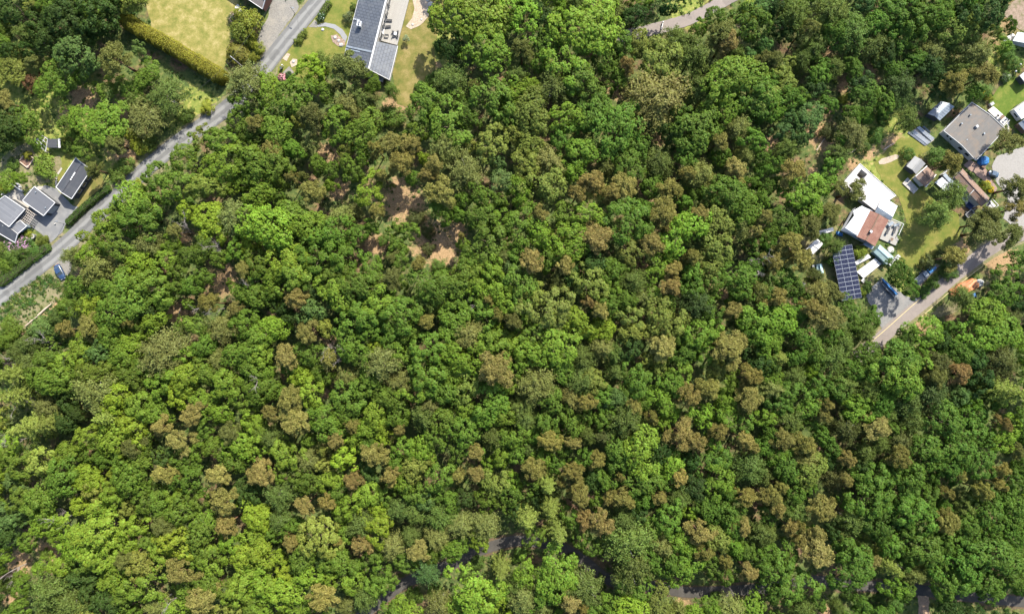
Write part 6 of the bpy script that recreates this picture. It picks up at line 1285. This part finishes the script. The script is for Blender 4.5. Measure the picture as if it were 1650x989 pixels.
# gap filling with young broadleaf trees where the canopy is closed in the photograph
G = {}
def near(px, py):
    return [t for t in trees if abs(t[2] - px) < 70 and abs(t[3] - py) < 70]
fr = random.Random(5); added = 0
for gy in range(-30, 1030, 11):
    for gx in range(-30, 1690, 11):
        px, py = gx + fr.uniform(-5, 5), gy + fr.uniform(-5, 5); r = fr.uniform(13, 19)
        if garden(px, py) and (py > 100 or px > 1290) and fr.random() < .93: continue
        if 1085 < px < 1200 and py < 22: continue
        if any(math.hypot(px - b[0], py - b[1]) < b[2] * .9 + 4 for b in BARE): continue
        if 360 < px < 740 and py < 34: continue
        nb = near(px, py)
        if any(math.hypot(t[2] - px, t[3] - py) < t[4] * .9 + r * .42 for t in nb): continue
        bx, by, bz, rm, h = place('o', px, py, r); gxp, gyp = to_px(bx, by)
        if in_clear(gxp, gyp) or any(in_clear(px + r * .8 * math.cos(a), py + r * .8 * math.sin(a)) or in_clear(gxp + 12 * math.cos(a), gyp + 12 * math.sin(a)) for a in np.arange(0, 6.3, .8)): continue
        kk = fr.random()
        near_t = sorted(nb, key=lambda t: math.hypot(t[2] - px, t[3] - py))
        c = next((t[1] for t in near_t if t[0] == 'o'), 'g')
        if c == 'r': c = 'g'
        trees.append(['o', c, px, py, r]); added += 1
print('trees', len(trees), 'filled', added, {k: sum(t[0] == k for t in trees) for k in 'obpsud'})

# ------------------------------------------------------------------ prototypes
def protos(kind, n, fn, trunk_fn):
    return [(quads_mesh(kind + '_crown', fn()), trunk_fn(i)) for i in range(n)]
NP = {}
NP['o'] = protos('broadleaf', 14, lambda: broadleaf_crown(K=int(rng.integers(20, 44)), crad=[(1.05, 1.95), (.8, 1.4), (.9, 2.4)][int(rng.integers(3))], lobes=rng.uniform(.1, .42), zc=rng.uniform(8.5, 9.3), hz=rng.uniform(3.4, 4.4)), lambda i: tree_trunk(9.5, .28, 7, (3.5, 6.5), 4.0, 'trunk'))
NP['b'] = protos('birch', 6, lambda: birch_crown(K=int(rng.integers(105, 140))), lambda i: tree_trunk(11.5, .2, 6, (4.5, 8.5), 3.0, 'trunk'))
NP['p'] = protos('pine', 9, lambda: pine_crown(K=int(rng.integers(7, 12))), lambda i: tree_trunk(13, .24, 7, (8.0, 11.5), 2.4, 'trunk'))
NP['s'] = protos('spruce', 4, lambda: spruce_crown(), lambda i: tree_trunk(15.5, .24, 0, (3, 4), 1, 'trunk'))
NP['u'] = protos('shrub', 5, lambda: shrub_crown(), lambda i: tree_trunk(1.3, .06, 4, (.3, .7), .9, 'stem'))
DEAD = [dead_mesh('dead_tree', 4.2) for _ in range(4)]
REF = {'o': (5.0, 13.0), 'b': (4.7, 13.2), 'p': (3.6, 14.2), 's': (4.2, 16.0), 'u': (1.5, 2.0)}
LEAFM = {'o': M_LEAF, 'b': M_BIRCH, 'p': M_NEEDLE, 's': M_NEEDLE, 'u': M_LEAF}
BARKM = {'o': M_BARK, 'b': M_BBARK, 'p': M_PBARK, 's': M_BARK, 'u': M_BARK}
for k, L in NP.items():
    for a, b in L:
        a.materials.append(LEAFM[k]); b.materials.append(BARKM[k])
for d in DEAD: d.materials.append(M_DEAD)

USED = set()
def side(dx, dy):
    v = 'above' if dy < 0 else 'below'; h = 'left of' if dx < 0 else 'right of'
    ax, ay = abs(dx), abs(dy)
    if ax > 2.2 * ay: return 'directly ' + h
    if ay > 2.2 * ax: return 'directly ' + v
    return ('upper ' if dy < 0 else 'lower ') + h
def make_label(k, c, px, py, rm):
    size = {'o': ('slender', 'medium', 'broad'), 'b': ('slender', 'medium', 'broad'), 'p': ('small-crowned', 'medium', 'broad'), 's': ('small', 'medium', 'large'), 'u': ('small', 'rounded', 'large'), 'd': ('small', '', 'large')}[k]
    lim = {'o': (3.0, 4.4), 'b': (3.2, 4.4), 'p': (2.6, 3.6), 's': (3.5, 4.6), 'u': (1.7, 2.4), 'd': (2.1, 2.6)}[k]
    s = size[0] if rm < lim[0] else size[1] if rm < lim[1] else size[2]
    head = (s + ' ' + LOOK[k][c] + ' ' + KIND[k][1]).strip()
    L = sorted(LAND, key=lambda a: math.hypot(a[1] - px, a[2] - py) - a[3])
    for nm, x, y, rr in L[:2]:
        d = math.hypot(x - px, y - py)
        if d - rr < 45:
            w = side(px - x, py - y)
            w = {'directly above': 'just above', 'directly below': 'just below', 'directly left of': 'just left of', 'directly right of': 'just right of', 'upper left of': 'to the upper left of', 'upper right of': 'to the upper right of', 'lower left of': 'to the lower left of', 'lower right of': 'to the lower right of'}[w]
            t = head + ' ' + w + ' ' + nm
            if t not in USED:
                USED.add(t); return t
    X = int(round(max(0, min(1650, px)) / 16.5)); Y = int(round(max(0, min(989, py)) / 9.89))
    t = '%s, %d percent across and %d percent down the photo' % (head, X, Y)
    q = 0
    while t in USED:
        q += 1; X = X + 1 if q % 2 else X; Y = Y if q % 2 else Y + 1; t = '%s, %d percent across and %d percent down the photo' % (head, X, Y)
    USED.add(t); return t
def jitter(c, a):
    f = math.exp(random.gauss(0, a)); return tuple(min(1, x * f * math.exp(random.gauss(0, a * .35))) for x in c)
def site(c, k, px):        # yellower young leaves on the dry west side, deeper green towards the east
    if k not in 'ou': return c
    f = min(1, max(0, (px - 500) / 900.)); return (c[0] * (1.1 - .22 * f), c[1] * (1.03 - .08 * f), c[2])
trees.sort(key=lambda t: -t[4])
cnt = {}
extra = []
for k, c, px, py, r in trees:
    x, y, z, rm, h = place(k, px, py, r)
    if garden(px, py) and k != 'u' and (py > 100 or px > 1290):
        h *= .64 if px < 500 else .8; hc = h * (.8 if k == 'p' else .66); q = P(px, py, hc); x, y, z = q.x, q.y, 0.0
    if k in 'bpos':
        gxp, gyp = to_px(x, y)
        if in_clear(gxp, gyp):                     # the stem must stand off the road or lawn even where the crown overhangs it
            best = None
            for rad in np.arange(.6, 4.6, .4):
                for a in np.arange(0, 6.28, .35):
                    u, v = to_px(x + rad * math.cos(a), y + rad * math.sin(a))
                    if not in_clear(u, v): best = (x + rad * math.cos(a), y + rad * math.sin(a)); break
                if best: break
            if best: x, y = best; z = hill(x, y)
    cnt[k] = cnt.get(k, 0) + 1
    if cnt[k] > (295 if k != 'u' else 200):
        extra.append((k, c, x, y, z, rm, h, px)); continue
    name, word, cat, grp = KIND[k]
    root = thing(name, make_label(k, c, px, py, rm), cat, (x, y, z), random.uniform(0, 6.28), grp)
    if k == 'd':
        bpy.data.objects.remove(root)
        o = link(name, random.choice(DEAD)); o.location = (x, y, z); o.rotation_euler = (random.uniform(-.15, .15), random.uniform(-.15, .15), random.uniform(0, 6.28))
        o.scale = (rm / 1.9, rm / 1.9, 1.0 if in_clear(*to_px(x, y)) else 2.35)
        USED_LAST = None
        tag(o, make_label(k, c, px, py, rm + 0), cat, grp); continue
    cm, tm = NP[k][random.randrange(len(NP[k]))]
    R0, H0 = REF[k]; sq = random.uniform(.87, 1.15); root.scale = (rm * sq / R0, rm / sq / R0, h / H0 * random.uniform(.94, 1.06))
    t = link('trunk' if k != 'u' else 'stem', tm, None, root)
    cr = link('crown' if k != 'u' else 'foliage', cm, None, root)
    cr.color = (*site(jitter(TINT[k][c], .10), k, px), 1)
print('individual', cnt, 'extra', len(extra))

# understorey trees past the three hundredth of their kind, as one mass
def mass(name, items, sub=1.0, big=1.0):
    V = []; T = []
    for k, c, x, y, z, rm, h, *qx in items:
        cm = NP[k][random.randrange(len(NP[k]))][0]; n = len(cm.vertices); a = np.empty(n * 3, dtype=np.float32); cm.vertices.foreach_get('co', a); a = a.reshape(-1, 4, 3)
        if sub < 1:
            s = rng.random(len(a)) < sub; a = a[s]; cen = a.mean(1, keepdims=True); a = cen + (a - cen) * big
        th = random.uniform(0, 6.28); R0, H0 = REF[k]
        rot = np.array([[math.cos(th), -math.sin(th), 0], [math.sin(th), math.cos(th), 0], [0, 0, 1]])
        sq = random.uniform(.87, 1.15); a = (a * np.array([rm * sq / R0, rm / sq / R0, h / H0])) @ rot.T + np.array([x, y, z])
        V.append(a.reshape(-1, 3)); T.append(np.repeat(np.array([site(jitter(TINT[k][c], .1), k, qx[0] if qx else to_px(x, y)[0])]), len(a), 0))
    me = quads_mesh(name, np.vstack(V), np.vstack(T)); o = link(name, me, M_TINT); o['kind'] = 'stuff'; return o
if extra:
    o = mass('young_broadleaf_trees', extra, .8, 1.1); tag(o, 'mass of young broadleaf crowns filling the gaps between the larger forest trees', 'trees', kind='stuff')

# forest that goes on past the frame (it shades the picture's edge)
ring = []
for _ in range(4000):
    x, y = random.uniform(-172, 172), random.uniform(-116, 116); px, py = to_px(x, y)
    if -16 < px < 1668 and -14 < py < 1003: continue
    if in_clear(px, py) or any(in_clear(px + a, py + b) for a, b in ((14, 0), (-14, 0), (0, 14), (0, -14))): continue
    if -20 < py < 1010 and False: continue
    if py < 0 and (px > 370 and px < 730): continue
    if px > 1640 and 90 < py < 400: continue
    if px < 10 and 290 < py < 540: continue
    if 1080 < px < 1270 and py < 0: continue
    if any(math.hypot(q[2] - x, q[3] - y) < 6.2 for q in ring): continue
    k = random.choice('ooobp'); rm = random.uniform(3.2, 5.0)
    if k == 'p': rm *= .8
    ring.append((k, random.choice({'o': 'gdgm', 'b': 'gl', 'p': 'ok'}[k]), x, y, 0, rm, tree_height(k, rm)))
    if len(ring) > 190: break
o = mass('forest_beyond', ring, .45, 1.45); tag(o, 'closed forest of broadleaf trees and pines going on beyond the photo edges', 'forest', kind='stuff')
print('ring', len(ring))

# low undergrowth on the forest floor and verges
V = []; T = []
ur = random.Random(3); n = 0
pal = [(.042, .085, .015), (.055, .10, .018), (.075, .105, .022), (.10, .12, .026), (.035, .07, .016)]
SOFT = [(130, 330, 175, 262)]
SCRUB = [[(0,492),(40,462),(72,440),(100,452),(98,474),(80,496),(40,530),(10,552),(0,540)], [(0,300),(0,260),(20,240),(44,228),(60,250),(84,256),(100,262),(90,290),(60,296),(34,300),(15,292)], [(1290,380),(1345,360),(1365,385),(1400,400),(1435,418),(1425,445),(1395,470),(1355,490),(1330,450),(1300,440)]]
while n < 17500:
    px, py = ur.uniform(-15, 1665), ur.uniform(-15, 1005)
    if n > 15000: px, py = ur.uniform(0, 110), ur.uniform(435, 560)
    d = min(math.hypot(px - b[0], py - b[1]) / b[2] for b in BARE); n += 1
    if d < 1.0 and ur.random() < .6: continue
    if in_clear(px, py) and not (ur.random() < .5 and any(pip(px, py, q) for q in SCRUB)): continue
    p = P(px, py); r = ur.uniform(.25, .9) * (.6 if d < 1 else 1); m = 26
    v = unit(rng.normal(size=(m, 3))); v[:, 2] = np.abs(v[:, 2])
    pos = np.array([p.x, p.y, hill(p.x, p.y)]) + v * r * np.array([1, 1, ur.uniform(.5, 1.1)]) * rng.uniform(.5, 1.1, (m, 1))
    V.append(leaf_arrays(pos, v + rng.normal(size=(m, 3)) * .4 + np.array([0, 0, .5]), rng.uniform(.10, .22, m), .6)); T.append(np.repeat(np.array([jitter(ur.choice(pal), .15)]), m, 0))
me = quads_mesh('undergrowth', np.vstack(V), np.vstack(T)); o = link('undergrowth', me, M_TINT); tag(o, 'low leafy undergrowth on the forest floor and along the verges', 'undergrowth', kind='stuff')

# ------------------------------------------------------------------ hedges, clipped shrubs and flowering bushes
def hedge(name, label, px, w, h, tint, sz=(.09, .17), den=260, group=None, wob=.14, col=None):
    L = smooth_line([P(x, y, h * .75) for x, y in px], 8); pos = []; nr = []
    o0 = Vector((L[0].x, L[0].y, 0)); s = 0
    for a, b in zip(L, L[1:]):
        d = (b - a); ln = d.length; d.normalize(); sd = np.array([-d.y, d.x, 0]); n = int(ln * den * (h + w) / 4)
        u = rng.random(n); t = rng.random(n) * math.pi * 1.0
        ss = s + u * ln; k = 1 + wob * .8 * np.sin(ss * 1.13 + 1.7 * np.sin(ss * .37)) * np.sin(t * 2 + ss * .61) + wob * .7 * np.sin(ss * 2.9 + 2 * t + 2 * np.sin(ss * .53)) + wob * .45 * np.sin(ss * 6.1 - 5 * t)
        cx = np.sign(np.cos(t)) * np.abs(np.cos(t)) ** .6; cz = np.sin(t) ** .55
        top = rng.random(n) < .6; ux = rng.uniform(-1, 1, n); cx = np.where(top, ux, cx); cz = np.where(top, (1 - np.abs(ux) ** 2.6) ** .45, cz); t = np.where(top, np.arccos(ux), t)
        q = np.array([a.x, a.y, 0]) + np.outer(u * ln, [d.x, d.y, 0]) + np.outer(cx * w / 2 * k, sd); q[:, 2] = cz * h * (1 + (k - 1) * .6) * rng.uniform(.9, 1.03, n)
        q += rng.normal(size=q.shape) * .05; pos.append(q - np.array(o0)); nr.append(np.outer(np.cos(t), sd) + np.outer(np.sin(t), [0, 0, 1.]) + rng.normal(size=(n, 3)) * .5); s += ln
    for e, sg in ((L[0], -1), (L[-1], 1)):
        dd = (L[1] - L[0]).normalized() if sg < 0 else (L[-1] - L[-2]).normalized(); n = int(den * w * h / 2.2)
        v = unit(rng.normal(size=(n, 3))); v[:, 2] = np.abs(v[:, 2]); al = np.abs(v[:, 0]); q = np.outer(al * w * .38 * sg, [dd.x, dd.y, 0]) + np.outer(v[:, 1] * w / 2, [-dd.y, dd.x, 0]) + np.outer(v[:, 2] ** .6 * h, [0, 0, 1.])
        pos.append(q * rng.uniform(.92, 1.02, (n, 1)) + np.array([e.x, e.y, 0]) - np.array(o0)); nr.append(np.outer(al * sg, [dd.x, dd.y, 0]) + np.outer(v[:, 2], [0, 0, 1.]) + rng.normal(size=(n, 3)) * .5)
    pos = np.vstack(pos); nr = np.vstack(nr)
    t = thing(name, label, 'hedge', o0, 0, group)
    f = link('foliage', quads_mesh('foliage', leaf_arrays(pos, nr, rng.uniform(*sz, len(pos)), .55)), M_LEAF if col is None else col, t); f.color = (*tint, 1)
    core = MB(o0)
    for a, b in zip(L, L[1:]): core.beam(Vector((a.x, a.y, h * .86)), Vector((b.x, b.y, h * .86)), w * .7, .1); core.beam(Vector((a.x, a.y, h * .42)), Vector((b.x, b.y, h * .42)), w * .72, h * .8)
    core.build('twigs', surf('hedge_twigs', (.03, .028, .012), (.02, .02, .01), 4, .95), t); return t
hedge('clipped_hedge', 'tall yellow-green conifer hedge along the lower left edge of the dry lawn', [(200, 31), (232, 50), (270, 71), (310, 96), (352, 121)], 3.9, 5.0, (.165, .155, .02), den=520)
hedge('garden_hedge', 'green hedge between the grey courtyard and the road', [(109, 358), (124, 343), (144, 325), (160, 312), (172, 303)], 2.0, 1.7, (.05, .09, .016))
hedge('garden_hedge', 'short green hedge beside the road at the top of the ochre garden lawn', [(519, 21), (523, 14), (529, 5)], 1.9, 1.3, (.085, .12, .02))
hedge('garden_hedge', 'loose green hedge from the pink rhododendron along the road to the left edge', [(74, 398), (58, 409), (40, 424), (20, 440), (0, 455)], 2.6, 1.5, (.06, .10, .018), wob=.25)
def bush(name, label, px, py, rm, h, tint, form='round', flowers=None, group=None, cat='bush', fden=260):
    if form == 'cone': V = cone_crown(); R0, H0 = 1.8, 4.6
    else: V = shrub_crown(); R0, H0 = 1.5, 2.0
    p = P(px, py, h * .6); t = thing(name, label, cat, (p.x, p.y, 0), random.random() * 6, group); V = V * np.array([rm / R0, rm / R0, h / H0])
    f = link('foliage', quads_mesh('foliage', V), M_LEAF, t); f.color = (*jitter(tint, .05), 1)
    m = MB(); m.tube([(0, 0, -.1), (0, 0, h * .5)], [.1, .05], 6); m.build('stem', M_BARK, t)
    if flowers:
        n = int(fden * rm); v = unit(rng.normal(size=(n * 3, 3))); v = v[v[:, 2] > -.05][:n]; cl = np.sin(v[:, 0] * 6 + 1) + np.sin(v[:, 1] * 7) + rng.normal(size=len(v)) * .7; v = v[cl > -.6]
        q = v * np.array([rm, rm, h * .52]) * rng.uniform(.96, 1.1, (len(v), 1)) + np.array([0, 0, h * .5])
        g = link('blossom', quads_mesh('blossom', leaf_arrays(q, v + rng.normal(size=v.shape) * .3, rng.uniform(.09, .17, len(v)), .9)), M_LEAF, t); g.color = (*flowers, 1)
    return t
YG = (.125, .135, .016)
bush('conical_shrub', 'largest yellow-green conifer shrub between dry lawn and gravel drive', 398, 37, 3.9, 5.0, YG, 'round', cat='shrub')
bush('conical_shrub', 'dark-sided yellow-green conifer left half of the large pair by the dry lawn', 388, 50, 3.2, 4.6, (.10, .12, .018), 'round', cat='shrub')
bush('conical_shrub', 'rounded ochre-green conifer shrub at the lower right corner of the dry lawn', 380, 84, 3.0, 4.2, (.12, .115, .02), 'cone', cat='shrub')
bush('conical_shrub', 'small yellow-green conifer below the largest one by the gravel drive', 404, 69, 1.5, 2.4, YG, 'cone', cat='shrub')
bush('conical_shrub', 'bright yellow-green conifer at the lower end of the gravel drive', 417, 77, 1.7, 2.6, YG, 'round', cat='shrub')
bush('conical_shrub', 'low yellow-green conifer nearest the road below the gravel drive', 410, 92, 1.4, 2.0, YG, 'round', cat='shrub')
bush('rhododendron', 'dusty pink flowering bush above left of the large yellow-green conifers', 378, 29, 1.7, 1.8, (.05, .07, .025), flowers=(.34, .25, .24))
bush('rhododendron', 'pink flowering rhododendron on the garden lawn beside the waste bin', 455, 125, 1.15, 1.7, (.03, .05, .02), flowers=(.62, .30, .36), fden=520)
bush('clipped_bush', 'round dark green bush beside the small pink rhododendron', 466, 123, 1.2, 1.7, (.03, .065, .015))
bush('rhododendron', 'large lilac-pink rhododendron below the grey-roofed house, right part of the pair', 33, 394, 2.6, 2.3, (.045, .08, .02), flowers=(.46, .25, .40), fden=360)
bush('rhododendron', 'lilac-pink rhododendron nearest the left edge below the grey-roofed house', 16, 398, 2.1, 2.1, (.04, .075, .02), flowers=(.5, .3, .42), fden=260)
bush('garden_bush', 'yellow-green bush with dark side at the corner of the grey courtyard', 67, 386, 1.7, 2.2, (.09, .11, .018))
bush('garden_bush', 'bushy green mass between the round planter and the porch', 43, 377, 1.5, 1.4, (.075, .11, .022))
bush('garden_bush', 'low green bush right of the lilac rhododendrons along the road', 52, 404, 2.3, 1.7, (.05, .10, .018))
bush('garden_bush', 'green bush between the two garden hedges at the left edge', 12, 417, 2.2, 1.6, (.05, .1, .018))
bush('garden_bush', 'dense pale-leaved bush against the wall left of the chimney', 561, 28, 1.5, 2.2, (.09, .11, .045), cat='bush')
bush('garden_bush', 'small green bush above the pale-leaved bush at the tiled house', 569, 11, 1.0, 1.5, (.07, .11, .02))
bush('garden_bush', 'dark bush with white flecks at the start of the curved path', 517, 27, 1.2, 1.5, (.035, .07, .02), flowers=(.3, .34, .3), fden=60)
for a, b, c, lb in ((481, 66, 1.1, 'lowest of the three clipped yellow-green bushes beside the road'), (485.5, 59, 1.1, 'middle one of the three clipped yellow-green bushes beside the road'), (490, 52.5, 1.0, 'topmost of the three clipped yellow-green bushes beside the road')):
    bush('clipped_bush', lb, a, b, c, 1.3, (.10, .125, .02), group='clipped bushes by the road')
t = bush('topiary', 'small round pale-green topiary tree on a stem with its shadow on the lawn', 655, 65, .95, 1.2, (.16, .19, .10))
for ch in t.children:
    if ch.name.startswith('foliage'): ch.location.z = 1.1
    else: ch.scale.z = 2.4
bush('flowering_bush', 'white-flowering bush at the upper left corner of the fresh lawn', 1622, 124.5, 1.2, 1.6, (.12, .14, .08), flowers=(.45, .48, .36), fden=200)
bush('flowering_bush', 'yellow-flowering bush beside the brown strip in the right-hand yard', 1590.5, 297, 1.0, 1.1, (.13, .13, .02), flowers=(.6, .45, .03), fden=300)
bush('flowering_bush', 'yellow-flowering low bush just below the other one in the right-hand yard', 1597, 305, .9, .9, (.12, .12, .02), flowers=(.6, .45, .03), fden=260)
bush('flowering_bush', 'small orange-yellow bush above the grey felt house', 1585, 149, .8, 1.0, (.13, .11, .02), flowers=(.55, .33, .02), fden=260)
